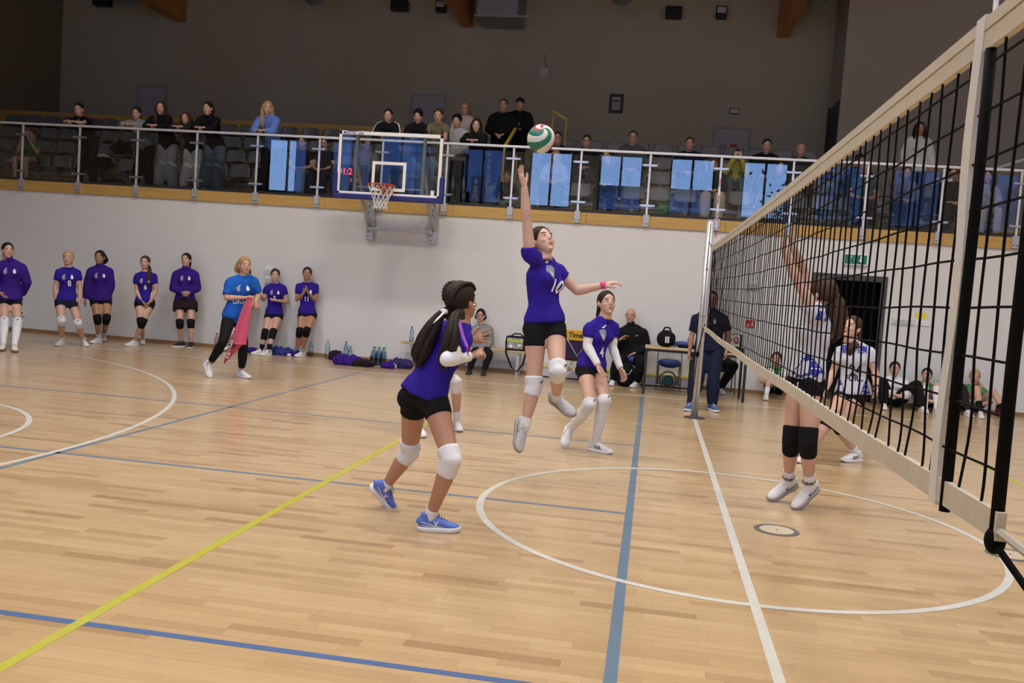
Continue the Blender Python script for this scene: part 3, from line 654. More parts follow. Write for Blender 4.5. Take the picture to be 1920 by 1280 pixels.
# ------------------------------------------------------------------ ball
bc = at(1015, 260, .15); BR = .1045
ball = tag(empty('volleyball', bc), 'green, red and white volleyball in the air above the raised hand', 'ball')
ax = (_r*.10 + _u*.52 - _f*.85).normalized(); e1 = (_u - ax*_u.dot(ax)).normalized(); e2 = ax.cross(e1)
bwhite, bgreen, bred = mat('ball_white', (.70,.68,.62), .45), mat('ball_green', (.006,.17,.10), .45), mat('ball_red', (.42,.025,.045), .45)
cols = [bred, bgreen, bwhite, bgreen, bwhite, bred, bwhite]; K = len(cols); wd = [.7, 1.2, 1.1, 1.1, 1.0, 1.0, .9]; tw_ = sum(wd); acc = 0
MB().ball((0,0,0), BR*.985, n=32, m=20).build('bladder', mat('ball_seam', (.25,.24,.22), .7), ball, smooth=True)
for k in range(K):
    v = []; f = []; nt_, nu = 36, 10; a0_ = acc/tw_; acc += wd[k]; a1_ = acc/tw_
    for i in range(nt_+1):
        th = math.pi*i/nt_
        for j in range(nu+1):
            u = j/nu; e_ = .006; ph = 2*math.pi*(lerp(a0_, a1_, u)) + (e_ if j == 0 else -e_ if j == nu else 0) - 1.25*math.sin(th)**2 - .9*th + 1.9; r_ = BR*(1 if 0 < j < nu else .993)
            v.append(ax*(r_*math.cos(th)) + e1*(r_*math.sin(th)*math.cos(ph)) + e2*(r_*math.sin(th)*math.sin(ph)))
    for i in range(nt_):
        for j in range(nu): f.append((i*(nu+1)+j, (i+1)*(nu+1)+j, (i+1)*(nu+1)+j+1, i*(nu+1)+j+1))
    MB().add(v, f).build('ball_panel', cols[k], ball, smooth=True)
# ------------------------------------------------------------------ people: builders
def remesh(mb, voxel, it=3, fac=.5):
    me = mb.mesh('t', []); ob = bpy.data.objects.new('t', me); TMP.collection.objects.link(ob)
    m = ob.modifiers.new('r', 'REMESH'); m.mode = 'VOXEL'; m.voxel_size = voxel
    if it: k = ob.modifiers.new('s', 'SMOOTH'); k.factor = fac; k.iterations = it
    vl = TMP.view_layers[0]; vl.update(); ev = ob.evaluated_get(vl.depsgraph); em = ev.to_mesh()
    n = len(em.vertices); v = np.empty(n*3); em.vertices.foreach_get('co', v); v = v.reshape(-1, 3)
    nl = len(em.loops); lp = np.empty(nl, int); em.loops.foreach_get('vertex_index', lp)
    npg = len(em.polygons); ls = np.empty(npg, int); lt = np.empty(npg, int); em.polygons.foreach_get('loop_start', ls); em.polygons.foreach_get('loop_total', lt)
    f = [lp[a:a+b].tolist() for a, b in zip(ls, lt)]
    ev.to_mesh_clear(); bpy.data.objects.remove(ob); bpy.data.meshes.remove(me)
    return v, f
def mesh_np(name, v, f, m, base=None):
    me = bpy.data.meshes.new(name); vv = v if base is None else v-np.array(base)
    me.from_pydata(vv.tolist(), [], f)
    for x in (m if isinstance(m, (list, tuple)) else [m]): me.materials.append(x)
    me.polygons.foreach_set('use_smooth', [True]*len(me.polygons)); me.update(); return me
def xf(v, M, o, s=1.0): return (v*s) @ np.array(M).T + np.array(o)
def frame(fwd, up=(0,0,1)):
    f = Vector(fwd).normalized(); u = Vector(up); r_ = f.cross(u)
    if r_.length < 1e-5: r_ = f.orthogonal()
    r_.normalize(); u = r_.cross(f)
    return Matrix(((r_.x,f.x,u.x),(r_.y,f.y,u.y),(r_.z,f.z,u.z)))      # columns right, fwd, up

# head template: x right, y forward, z up, centre at mid height
def head_template(vx=.0055):
    b = MB(); b.ball((0,-.012,.026), .078, .096, .090, 20, 14); b.ball((0,.012,-.008), .069, .074, .082, 18, 12)
    b.tube([(0,.020,.02),(0,.024,-.03),(0,.032,-.065),(0,.042,-.090),(0,.050,-.106)], [(.068,.068),(.066,.062),(.057,.054),(.041,.040),(.022,.026)], 18, side=(1,0,0))
    b.ball((0,.068,-.094), .021, .016, .015)                                        # chin
    b.tube([(0,.080,.022),(0,.087,.004),(0,.0955,-.016),(0,.092,-.024)], [(.007,.007),(.008,.008),(.0115,.009),(.010,.006)], 10, side=(1,0,0))   # nose
    b.ball((.0085,.086,-.019), .0075, .009, .0065); b.ball((-.0085,.086,-.019), .0075, .009, .0065)
    b.ball((.036,.062,-.026), .024, .018, .020); b.ball((-.036,.062,-.026), .024, .018, .020)      # cheeks
    b.ball((.030,.072,.034), .027, .011, .008); b.ball((-.030,.072,.034), .027, .011, .008)        # brow ridge
    b.ball((0,.076,-.054), .024, .012, .014)
    for s in (-1, 1):
        b.ball((s*.079,-.006,-.004), .009, .018, .030, frame=Matrix.Rotation(s*.25, 3, 'Z'))
    b.tube([(0,-.015,-.05),(0,-.02,-.15)], [.052,.054], 14)                         # neck stub
    return remesh(b, vx, 3, .5)
HEAD = head_template(); HEAD_FAR = head_template(.0105)
FINGERS = ((-.031,.074,-9),(-.0105,.082,-2.5),(.0105,.076,4),(.0305,.060,11))
def hand_template(curl, spread, thumb=.5, vx=.0042):
    b = MB(); b.tube([(0,-.02,0),(0,.0,0),(0,.03,0),(0,.07,0),(0,.090,-.001)], [(.025,.020),(.026,.019),(.034,.018),(.043,.0165),(.040,.012)], 14, side=(1,0,0))
    for x, L, sp in FINGERS:
        a = math.radians(sp*spread); p = Vector((x, .084, 0)); pts = [p-Vector((0,.02,0)), p]; rr = [.0095,.0095]; c = 0
        for k, seg in enumerate((.45,.31,.24)):
            c += math.radians(curl)*(1.0 if k else .8); d = Vector((math.sin(a)*math.cos(c), math.cos(a)*math.cos(c), -math.sin(c)))
            p = p+d*(L*seg); pts.append(p); rr.append(.0085-.0009*(k+1))
        b.tube(pts, rr, 8)
    tp = [Vector((-.018,.012,-.006)), Vector((-.040,.040,-.012)), Vector((-.040-.026*thumb,.068,-.016-.02*(1-thumb))), Vector((-.036-.036*thumb,.092,-.018-.03*(1-thumb)))]
    b.tube(tp, [.014,.0125,.0105,.008], 8)
    v, f = remesh(b, vx, 2, .5)
    mv = v.copy(); mv[:,0] *= -1
    return {'R': (v, f), 'L': (mv, [list(reversed(q)) for q in f])}
HANDS, HANDS_FAR = ({'open': hand_template(9, 1.7, 1, q), 'relax': hand_template(26, 1.0, .5, q), 'fist': hand_template(78, .3, .1, q), 'grip': hand_template(52, .5, .3, q)} for q in (.0042, .0085))
# shoes: origin under the ankle on the ground, y forward
def shoe_template():
    b = MB(); st = [(-.068,.020,.055),(-.06,.031,.075),(-.03,.036,.085),(.02,.037,.094),(.07,.042,.072),(.12,.045,.050),(.155,.040,.042),(.18,.026,.034),(.188,.012,.028)]
    b.tube([(0,y,h/2+.012) for y, w_, h in st], [(w_,h/2) for y, w_, h in st], 18, side=(1,0,0))
    b.tube([(0,-.014,.06),(0,-.008,.085),(0,-.006,.112)], [(.037,.052),(.038,.052),(.040,.050)], 16, side=(1,0,0))
    v, f = remesh(b, .0075, 3, .5); v[:,2] = np.maximum(v[:,2], .014); return v, f
SHOE = shoe_template()
def sole_mesh():
    out = [(-.072,.018),(-.062,.033),(-.03,.040),(.02,.038),(.07,.043),(.12,.048),(.155,.044),(.18,.030),(.196,.010)]
    ring = [(w_, y) for y, w_ in out] + [(-w_, y) for y, w_ in reversed(out)]; n = len(ring); v = []
    for z, k in ((0,.93),(.006,1.0),(.022,1.02),(.030,.96)):
        for x, y in ring: v.append((x*k, y*(1 if y > 0 else k), z + (.012*max(0, (y-.13)/.06)**2 if z < .02 else .006*max(0, (y-.13)/.06)) + (.004 if y < -.05 and z < .01 else 0)))
    f = [(i*n+k, i*n+(k+1) % n, (i+1)*n+(k+1) % n, (i+1)*n+k) for i in range(3) for k in range(n)] + [tuple(reversed(range(n))), tuple(3*n+k for k in range(n))]
    return v, f
SOLE = sole_mesh()
def shoe_marks(kind):
    bv = BVHTree.FromPolygons([Vector(x) for x in SHOE[0]], SHOE[1]); mb = MB()
    def strip(p, q, w_):
        for s in (-1, 1):
            n = 6; L_ = []
            for i in range(n+1):
                c = Vector((0, p[0]+(q[0]-p[0])*i/n, p[1]+(q[1]-p[1])*i/n)); d = Vector((0, q[1]-p[1], -(q[0]-p[0]))); d = Vector((0,-d.y,-d.z)).normalized()
                row = []
                for k in (-1, 1):
                    a = c+d*(w_/2*k); hit = bv.ray_cast(Vector((s*.2, a.y, a.z)), Vector((-s, 0, 0)))
                    row.append((hit[0] if hit[0] else Vector((s*.03, a.y, a.z)))+Vector((s*.0018, 0, .0004)))
                L_.append(row)
            v = [x for r_ in L_ for x in r_]; f = [(2*i, 2*i+1, 2*i+3, 2*i+2) for i in range(n)]
            mb.add(v, f)
    if kind == 'three':
        for k in range(3): strip((.035+k*.024, .030), (.012+k*.026, .066), .011)
    else:
        strip((-.055,.040), (.075,.036), .005); strip((-.050,.062), (.085,.030), .005); strip((.030,.028), (.050,.070), .006); strip((.050,.028), (.026,.072), .006)
    return mb
MARKS = {'three': shoe_marks('three'), 'cross': shoe_marks('cross')}
def lace_mesh():
    mb = MB()
    for k in range(5):
        y = .035+k*.018; z = .109-k*.0095; mb.tube([(-.020,y,z-.010),(0,y+.003,z-.002),(.020,y,z-.010)], .0026, 5)
    mb.tube([(0,.03,.112),(.018,.045,.118),(.028,.06,.105)], .002, 5); mb.tube([(0,.03,.112),(-.018,.042,.118),(-.03,.055,.104)], .002, 5)
    return mb
LACES = lace_mesh()
_sm = {}
def shoe_data(key, v, f, m):
    k = (key, m.name)
    if k not in _sm: _sm[k] = mesh_np(key, np.array([tuple(x) for x in v]), [list(q) for q in f], m)
    return _sm[k]

SKIN = {'fair': mat('skin_fair', (.56,.335,.245), .5, bump=.03, bscale=200, var=.05, vscale=9), 'tan': mat('skin_tan', (.42,.215,.125), .5, bump=.03, bscale=200, var=.05, vscale=9), 'pink': mat('skin_pink', (.53,.29,.21), .5, bump=.03, bscale=200, var=.05, vscale=9)}
for m in SKIN.values():
    b_ = m.node_tree.nodes['Principled BSDF']; b_.inputs['Subsurface Weight'].default_value = 0
def hair_mat(name, col):
    m = mat(name, col, .55, spec=.22)
    t = m.node_tree; b_ = t.nodes['Principled BSDF']; tc = t.nodes.new('ShaderNodeTexCoord'); mp = t.nodes.new('ShaderNodeMapping'); mp.inputs['Scale'].default_value = (190,190,14)
    n = t.nodes.new('ShaderNodeTexNoise'); n.inputs['Scale'].default_value = 1; n.inputs['Detail'].default_value = 3; t.links.new(tc.outputs['Object'], mp.inputs[0]); t.links.new(mp.outputs[0], n.inputs['Vector'])
    bp = t.nodes.new('ShaderNodeBump'); bp.inputs['Strength'].default_value = .6; bp.inputs['Distance'].default_value = .01; t.links.new(n.outputs['Fac'], bp.inputs['Height']); t.links.new(bp.outputs[0], b_.inputs['Normal'])
    mr = t.nodes.new('ShaderNodeMapRange'); mr.inputs['From Min'].default_value = .3; mr.inputs['From Max'].default_value = .7; mr.inputs['To Min'].default_value = .6; mr.inputs['To Max'].default_value = 1.5; t.links.new(n.outputs['Fac'], mr.inputs['Value'])
    mx = t.nodes.new('ShaderNodeMix'); mx.data_type = 'RGBA'; mx.blend_type = 'MULTIPLY'; mx.inputs['Factor'].default_value = 1; mx.inputs['A'].default_value = (*col, 1); t.links.new(mr.outputs[0], mx.inputs['B']); t.links.new(mx.outputs['Result'], b_.inputs['Base Color'])
    return m
HAIR = {'black': hair_mat('hair_black', (.010,.008,.008)), 'dark': hair_mat('hair_dark_brown', (.022,.013,.009)), 'brown': hair_mat('hair_brown', (.060,.030,.016)), 'auburn': hair_mat('hair_auburn', (.075,.028,.012)), 'blond': hair_mat('hair_blond', (.33,.20,.085)), 'lblond': hair_mat('hair_light_blond', (.42,.28,.13)), 'grey': hair_mat('hair_grey', (.35,.34,.33))}
def cloth(name, col, rough=.85, bump=.45): return mat('cloth_'+name, col, rough, bump=bump, bscale=13, spec=.15)
C = {}
for nm, c in dict(purple=(.028,.013,.25), jacket=(.038,.012,.20), cobalt=(.012,.095,.42), black=(.008,.008,.009), charcoal=(.02,.02,.022), navy=(.010,.013,.035), white=(.74,.74,.76), offwhite=(.62,.61,.60), grey=(.24,.25,.27), lgrey=(.40,.40,.41), dgrey=(.07,.07,.075), jeans=(.11,.15,.21), olive=(.14,.13,.075), skyblue=(.13,.22,.62), lilac=(.25,.24,.40), green=(.05,.20,.08), yellow=(.50,.44,.06), beige=(.50,.44,.34), plum=(.02,.012,.018), teal=(.03,.10,.11), pinkgrey=(.5,.40,.40)).items(): C[nm] = cloth(nm, c)
def jersey_mat():
    m = bpy.data.materials.new('striped_jersey'); t, b_ = nodes_of(m); N = t.nodes.new; L = t.links.new
    tc = N('ShaderNodeTexCoord'); s = N('ShaderNodeSeparateXYZ'); L(tc.outputs['Object'], s.inputs[0])
    wv = N('ShaderNodeTexWave'); wv.wave_type = 'BANDS'; wv.bands_direction = 'Z'; wv.inputs['Scale'].default_value = 30; wv.inputs['Distortion'].default_value = 3.0; wv.inputs['Detail'].default_value = 1; wv.inputs['Detail Scale'].default_value = .5; L(tc.outputs['Object'], wv.inputs['Vector'])
    r_ = N('ShaderNodeValToRGB'); e = r_.color_ramp.elements; e[0].position = .12; e[0].color = (.26,.27,.36,1); e[1].position = .34; e[1].color = (.68,.68,.71,1); L(wv.outputs['Fac'], r_.inputs[0])
    L(r_.outputs[0], b_.inputs['Base Color']); b_.inputs['Roughness'].default_value = .8; return m
C['jersey'] = MATS['jersey'] = jersey_mat()
def dots_mat():
    m = bpy.data.materials.new('dotted_blue'); t, b_ = nodes_of(m); N = t.nodes.new; L = t.links.new
    tc = N('ShaderNodeTexCoord'); v = N('ShaderNodeTexVoronoi'); v.inputs['Scale'].default_value = 36; v.inputs['Randomness'].default_value = .15; L(tc.outputs['Object'], v.inputs['Vector'])
    r_ = N('ShaderNodeValToRGB'); r_.color_ramp.interpolation = 'CONSTANT'; e = r_.color_ramp.elements; e[0].color = (.7,.72,.8,1); e[1].position = .27; e[1].color = (.015,.03,.30,1); L(v.outputs['Distance'], r_.inputs[0]); L(r_.outputs[0], b_.inputs['Base Color']); b_.inputs['Roughness'].default_value = .7
    return m
C['dots'] = MATS['dots'] = dots_mat()
C['stripes'] = mat('cloth_thin_stripes', (.1,.1,.1), .8)
_t = C['stripes'].node_tree; _w = _t.nodes.new('ShaderNodeTexWave'); _w.bands_direction = 'X'; _w.inputs['Scale'].default_value = 18; _c = _t.nodes.new('ShaderNodeTexCoord'); _t.links.new(_c.outputs['Object'], _w.inputs['Vector']); _q = _t.nodes.new('ShaderNodeValToRGB'); _q.color_ramp.elements[0].color = (.015,.015,.017,1); _q.color_ramp.elements[1].color = (.4,.4,.42,1); _q.color_ramp.elements[0].position = .6; _t.links.new(_w.outputs['Fac'], _q.inputs[0]); _t.links.new(_q.outputs[0], _t.nodes['Principled BSDF'].inputs['Base Color'])
eye_w = mat('eye_white', (.46,.43,.41), .3); iris_m = mat('iris_dark', (.02,.012,.008), .2); lip_m = mat('lips', (.36,.10,.085), .45)
EYE = MB(); EYE.ball((0,0,0), .0150, .0085, .0062, 12, 8); EYE = EYE.mesh('eye', eye_w, True)
IRIS = MB(); IRIS.ball((0,.0045,.0006), .0070, .0052, .0060, 10, 6); IRIS = IRIS.mesh('iris', iris_m, True)
LIPS = MB(); LIPS.ball((0,0,.003), .020, .006, .0042, 12, 6); LIPS.ball((0,0,-.0035), .017, .0065, .005, 12, 6); LIPS = LIPS.mesh('lips', lip_m, True)
def brow_mesh(h):
    k = 'brow_'+h
    if k not in _sm:
        b = MB(); b.tube([(-.020,-.004,-.003),(-.008,.001,.003),(.008,.003,.0035),(.018,.002,.0)], [.0016,.0030,.0032,.0018], 6); _sm[k] = b.mesh('eyebrow', HAIR[h], True)
    return _sm[k]

LEN = dict(torso=.50, head=.165, sh=.175, ua=.275, fa=.245, hip=.088, th=.42, sh_=.405, ft=.15)
def reach(par, px, py, L, sg):
    d = ray(px, py).normalized(); t0 = d.dot(par-CAMP); c = CAMP+d*t0; q = L*L-(c-par).length_squared
    if q <= 0 or sg == 0:
        return c
    return CAMP+d*(t0+sg*math.sqrt(q))
def J_px(Y, h, S):
    """joints from picture positions with bone lengths; sign -1 nearer, +1 farther than the parent joint"""
    s = h/1.70; J = {'s': s}; pe = at(S['pe'][0], S['pe'][1], Y); J['pe'] = pe
    def g(k, par, L):
        a = S[k]; sg = a[2] if len(a) > 2 else 0
        if sg == 'g': return on_z(a[0], a[1], .085*s)
        if isinstance(sg, str): return at(a[0], a[1], Y+float(sg))
        return reach(J[par], a[0], a[1], L*s*(a[3] if len(a) > 3 else 1), sg)
    J['ne'] = g('ne', 'pe', LEN['torso']); J['hc'] = g('hc', 'ne', LEN['head'])
    for x in 'RL':
        J['sh'+x] = g('sh'+x, 'ne', LEN['sh']); J['el'+x] = g('el'+x, 'sh'+x, LEN['ua']); J['wr'+x] = g('wr'+x, 'el'+x, LEN['fa'])
        if 'ha'+x in S: J['ha'+x] = g('ha'+x, 'wr'+x, .16)
        J['hi'+x] = g('hi'+x, 'pe', LEN['hip']); J['kn'+x] = g('kn'+x, 'hi'+x, LEN['th']); J['an'+x] = g('an'+x, 'kn'+x, LEN['sh_'])
        J['to'+x] = g('to'+x, 'an'+x, LEN['ft'])
    return J
TORSO = [(-.17,.060,.060),(-.11,.125,.086),(-.02,.156,.104),(.10,.145,.098),(.30,.115,.083),(.46,.119,.088),(.64,.136,.102),(.80,.141,.094),(.92,.112,.072),(1.0,.060,.055)]
MALE = [(-.17,.060,.060),(-.11,.130,.090),(-.02,.160,.110),(.10,.158,.110),(.30,.152,.112),(.46,.158,.116),(.64,.172,.122),(.80,.178,.110),(.92,.135,.082),(1.0,.068,.062)]
def torso_rings(J, inf=0, t0=-.2, t1=1.01, bulk=1.0, flare=0, prof=TORSO):
    s = J['s']; a = (J['hiR']-J['hiL']).normalized(); b = (J['shR']-J['shL']).normalized(); up = (J['ne']-J['pe']); P = []; Rr = []; S = []
    for t, w_, d in prof:
        if t < t0-1e-6 or t > t1+1e-6: continue
        f = (up.normalized().cross(lerp(a, b, min(1, max(0, t)))))
        c = J['pe']+up*t + f*(-.012*s*math.sin(math.pi*min(1, max(0, t))))
        k = flare*max(0, .35-t)
        P.append(c); Rr.append(((w_*bulk)*s+inf+k, (d*bulk)*s+inf+k*.8)); S.append(lerp(a, b, min(1, max(0, t))))
    return P, Rr, S
def seg(mb, a, b, prof, s, inf=0, t0=0.0, t1=1.0, n=14):
    ts = sorted({t0, t1} | {t for t, r_ in prof if t0 < t < t1} | {t0+(t1-t0)*.5})
    def rad(t):
        for (ta, ra), (tb, rb) in zip(prof[:-1], prof[1:]):
            if t <= tb: return lerp(ra, rb, (t-ta)/(tb-ta))
        return prof[-1][1]
    mb.tube([lerp(a, b, t) for t in ts], [rad(t)*s+inf for t in ts], n)
UA = [(0,.046),(.3,.045),(.7,.040),(1,.036)]; FA = [(0,.038),(.22,.041),(.65,.032),(1,.026)]
TH = [(0,.085),(.25,.082),(.6,.069),(1,.054)]; SHK = [(0,.053),(.12,.052),(.32,.057),(.65,.044),(.92,.034),(1,.034)]
def surf(parent, name, v, f, m, base): return link(name, mesh_np(name, v, f, m, base), parent)
def fold(v, f, amp, sc, seed=0):
    """cloth folds: push vertices along approximate normals by smooth noise"""
    me = bpy.data.meshes.new('t'); me.from_pydata(v.tolist(), [], f); me.update(); n = np.empty(len(v)*3); me.vertices.foreach_get('normal', n); n = n.reshape(-1, 3); bpy.data.meshes.remove(me)
    x, y, z = v[:,0]*sc, v[:,1]*sc, v[:,2]*sc*.55; a = np.sin(1.3*y+seed)*1.4; b = np.sin(1.1*x+2*seed)*1.4
    d = .5*np.sin(1.9*x+a+1.7*z+seed)*np.sin(1.5*z+b) + .35*np.sin(3.1*y+1.3*a-2.2*z)*np.sin(2.9*x+b+z) + .25*np.sin(5.3*z+2.1*a+1.7*x)*np.sin(3.7*x+2*b)
    d = np.where(d < 0, d*.3, d)
    return v+n*(d*amp)[:,None]
def decal(parent, name, body, size, m, verts, faces, base, o, right, up, bold=.03, sx=.8, shape=None):
    """lettering or crest wrapped on clothing: cast from o along the inward normal"""
    bv = BVHTree.FromPolygons([Vector(x) for x in verts], faces); right = Vector(right).normalized(); up = Vector(up); up = (up-right*up.dot(right)).normalized(); nrm = right.cross(up)
    v2, f2 = shape if shape else text_mesh(body, size, bold, sx, 2)
    out = []
    for a, b in v2:
        q = Vector(o)+right*a+up*b; hit = bv.ray_cast(q+nrm*.3, -nrm, .6)
        out.append((hit[0] if hit[0] is not None else q)+nrm*.005)
    me = bpy.data.meshes.new(name); me.from_pydata([tuple(x-Vector(base)) for x in out], [], f2); me.materials.append(m); me.update()
    return link(name, me, parent)
def disc_shape(pts_list, sub=2):
    """closed 2-D outline(s) -> triangulated patch"""
    bm = bmesh.new()
    for pts in pts_list: bm.faces.new([bm.verts.new((x, y, 0)) for x, y in pts])
    bmesh.ops.triangulate(bm, faces=bm.faces[:]); 
    for _ in range(sub): bmesh.ops.subdivide_edges(bm, edges=bm.edges[:], cuts=1)
    bmesh.ops.triangulate(bm, faces=bm.faces[:]); bm.verts.index_update()
    v = [(x.co.x, x.co.y) for x in bm.verts]; f = [tuple(a.index for a in q.verts) for q in bm.faces]; bm.free(); return v, f
def teardrop(k=1): return [(0,.045*k),(.018*k,.012*k),(.022*k,-.012*k),(.012*k,-.03*k),(0,-.034*k),(-.012*k,-.03*k),(-.022*k,-.012*k),(-.018*k,.012*k)]
def shield(k=1): return [(-.024*k,.03*k),(0,.038*k),(.024*k,.03*k),(.026*k,0),(.014*k,-.026*k),(0,-.036*k),(-.014*k,-.026*k),(-.026*k,0)]
def swoosh(k=1): return [(-.02*k,-.006*k),(-.004*k,-.004*k),(.006*k,.010*k),(.022*k,.010*k),(.020*k,.003*k),(.011*k,.002*k),(.001*k,-.013*k),(-.016*k,-.013*k)]
wprint = mat('print_white', (.78,.78,.80), .7); gprint = mat('print_grey', (.24,.24,.34), .7); kprint = mat('print_black', (.015,.015,.017), .7); rprint = mat('print_red', (.5,.05,.04), .7)

def person(J, label, skin='fair', hair='dark', style='pony', hd=None, shirt=None, bottom=None, pads=None, socks=None, shoe=None, sleeves=None, hands=('relax','relax'), palm=None, detail=True, male=False, male_bulk=1.0, num=None, crest=False, extra=None, group=None, tailpath=None, glasses=False, sole=None):
    s = J['s']; base = Vector(((J['anR'].x+J['anL'].x)/2, (J['anR'].y+J['anL'].y)/2, min(J['anR'].z, J['anL'].z)-.085*s)) if 'anR' in J else J['pe']
    root = tag(empty('person', base), label, 'person', group)
    prof = MALE if male else TORSO; blk = male_bulk
    _up = (J['ne']-J['pe']).normalized()
    for x in 'RL':
        raised = (J['el'+x]-J['sh'+x]).normalized().dot(_up) > .3
        J['sh'+x] = lerp(J['sh'+x], J['ne'], 0 if raised else .07) - _up*((.0 if raised else .026)*s)
    dist = (J['pe']-CAMP).length; vx = min(.020, max(.0095, dist*.00112)); hdt, hnd = (HEAD, HANDS) if dist < 13 else (HEAD_FAR, HANDS_FAR)
    rgt = (J['shR']-J['shL']).normalized(); upv = (J['ne']-J['pe']).normalized(); fwd = upv.cross(rgt).normalized()
    hd = Vector(hd).normalized() if hd is not None else fwd
    HF = frame(hd); hs = s**.6*(1.07 if male else 1.05); hc = J['hc'] = J['hc']-(J['hc']-J['ne']).normalized()*.016*s
    # --- body, one skin surface
    b = MB(); P, Rr, S = torso_rings(J, 0, bulk=blk, prof=prof); b.tube(P, Rr, 18, side=S)
    hb = hc + HF @ Vector((0,-.018,-.06))*hs
    b.tube([J['ne']-upv*.05*s, J['ne'], lerp(J['ne'], hb, .5), hb], [.066*s,.060*s,.052*s,.052*s], 14)
    for x in 'RL':
        sh, el, wr = J['sh'+x], J['el'+x], J['wr'+x]
        b.tube([lerp(J['ne'], hb, .45), lerp(J['ne'], sh, .35)+upv*.012*s, lerp(J['ne'], sh, .85)+upv*.016*s], [.038*s,.040*s,.030*s], 10)
        b.tube([J['pe']+(J['ne']-J['pe'])*.86, lerp(J['pe']+(J['ne']-J['pe'])*.88, sh, .6), sh], [.060*s,.048*s,.044*s], 12); b.ball(sh, .047*s*blk)
        k = blk if male else 1
        seg(b, sh, el, UA, s*k); b.ball(el, .0375*s*k); seg(b, el, wr, FA, s*k)
        hi, kn, an, to = J['hi'+x], J['kn'+x], J['an'+x], J['to'+x]
        b.ball(hi, .083*s); seg(b, hi, kn, TH, s); b.ball(kn, .0545*s); b.ball(kn+((kn-lerp(hi, an, .5)).normalized()*.012*s if (kn-lerp(hi, an, .5)).length > .02 else Vector()), .044*s); seg(b, kn, an, SHK, s)
        if not shoe: b.tube([an, lerp(an, to, .5), to], [.033*s,.030*s,.016*s], 10)
        if not male: b.ball(hi - fwd*.032*s - upv*.02*s, .079*s)
    bv_, bf_ = remesh(b, vx*s, 4 if dist < 13 else 2, .5)
    V = [bv_]; F = [bf_]; n0 = len(bv_)
    def join(v, f):
        nonlocal n0
        V.append(v); F.append([[i+n0 for i in q] for q in f]); n0 += len(v)
    join(xf(hdt[0], HF, hc, hs), hdt[1])
    for i, x in enumerate('RL'):
        d = (J['ha'+x]-J['wr'+x]) if 'ha'+x in J else (J['wr'+x]-J['el'+x]); d.normalize()
        pn = Vector(palm[i]) if palm and palm[i] is not None else (fwd*.3 - rgt*(1 if x == 'R' else -1))     # palm faces this way
        z = -(pn - d*pn.dot(d)); z = z.normalized() if z.length > 1e-4 else d.orthogonal().normalized(); xx = d.cross(z)
        M = Matrix(((xx.x,d.x,z.x),(xx.y,d.y,z.y),(xx.z,d.z,z.z))); v, f = hnd[hands[i]][x]; join(xf(v, M, J['wr'+x], s*.97*(1.08 if male else 1)), f)
    body = surf(root, 'body', np.vstack(V), [q for f in F for q in f], SKIN[skin], base)
    rt = Matrix(HF)
    def hp_(x, y, z): return hc + HF @ Vector((x, y, z))*hs
    for sx in (-1, 1):
        e = link('eye', EYE, root); e.matrix_local = Matrix.Translation(hp_(sx*.0315,.0740,.010)-base) @ HF.to_4x4() @ Matrix.Scale(hs, 4)
        ir = link('iris', IRIS, e)
        w_ = link('eyebrow', brow_mesh(hair if hair in ('black','dark','brown','blond') else 'brown'), root); w_.matrix_local = Matrix.Translation(hp_(sx*.0315,.0800,.029)-base) @ HF.to_4x4() @ Matrix.Rotation(-sx*.28, 4, 'Z') @ Matrix.Scale(hs, 4) @ Matrix.Diagonal((sx,1,1,1))
    l = link('lips', LIPS, root); l.matrix_local = Matrix.Translation(hp_(0,.0845,-.054)-base) @ HF.to_4x4() @ Matrix.Scale(hs, 4)
    # --- hair
    if style:
        H = MB(); c0 = Vector((0,-.012,.028)); n, m_ = (40, 14) if dist < 13 else (24, 9); outv = []; inv = []
        front = dict(short=50, crop=48, bald=0, hood=60, beanie=58, cap=62, bob=54).get(style, 50)
        side = dict(short=84, crop=80, hood=110, beanie=92, cap=80, bob=108, long=104).get(style, 92); back = dict(short=118, crop=112, hood=140, beanie=112, cap=98, bob=132).get(style, 126)
        th0 = .20 if style in ('hood','beanie') else (.085 if style == 'crop' else .21 if style == 'plain' else .13)
        for i in range(m_+1):
            for k in range(n):
                ph = 2*math.pi*k/n; c = math.cos(ph)
                lim = (front*(.5+.5*c)**2.2 + side*(1-c*c)**1.1 + back*(.5-.5*c)**2.2); lim = min(max(lim, front*.95), back)
                th = math.radians(lim)*i/m_; t = i/m_
                q = Vector((.076*math.sin(th)*math.sin(ph), .097*math.sin(th)*c, .090*math.cos(th)))
                ko = 1+th0*(1-.75*t**3) + .015*noise.noise(Vector((ph*3, th*2, hc.x)))
                outv.append(hp_(*(c0+q*ko))); inv.append(hp_(*(c0+q*.93)))
        N_ = len(outv); f = []
        for i in range(m_):
            for k in range(n):
                a, b2, c2, d2 = i*n+k, i*n+(k+1) % n, (i+1)*n+(k+1) % n, (i+1)*n+k
                f.append((a, d2, c2, b2)); f.append((a+N_, b2+N_, c2+N_, d2+N_))
        for k in range(n): f.append((m_*n+k, m_*n+k+N_, m_*n+(k+1) % n+N_, m_*n+(k+1) % n))
        H.add(outv+inv, f)
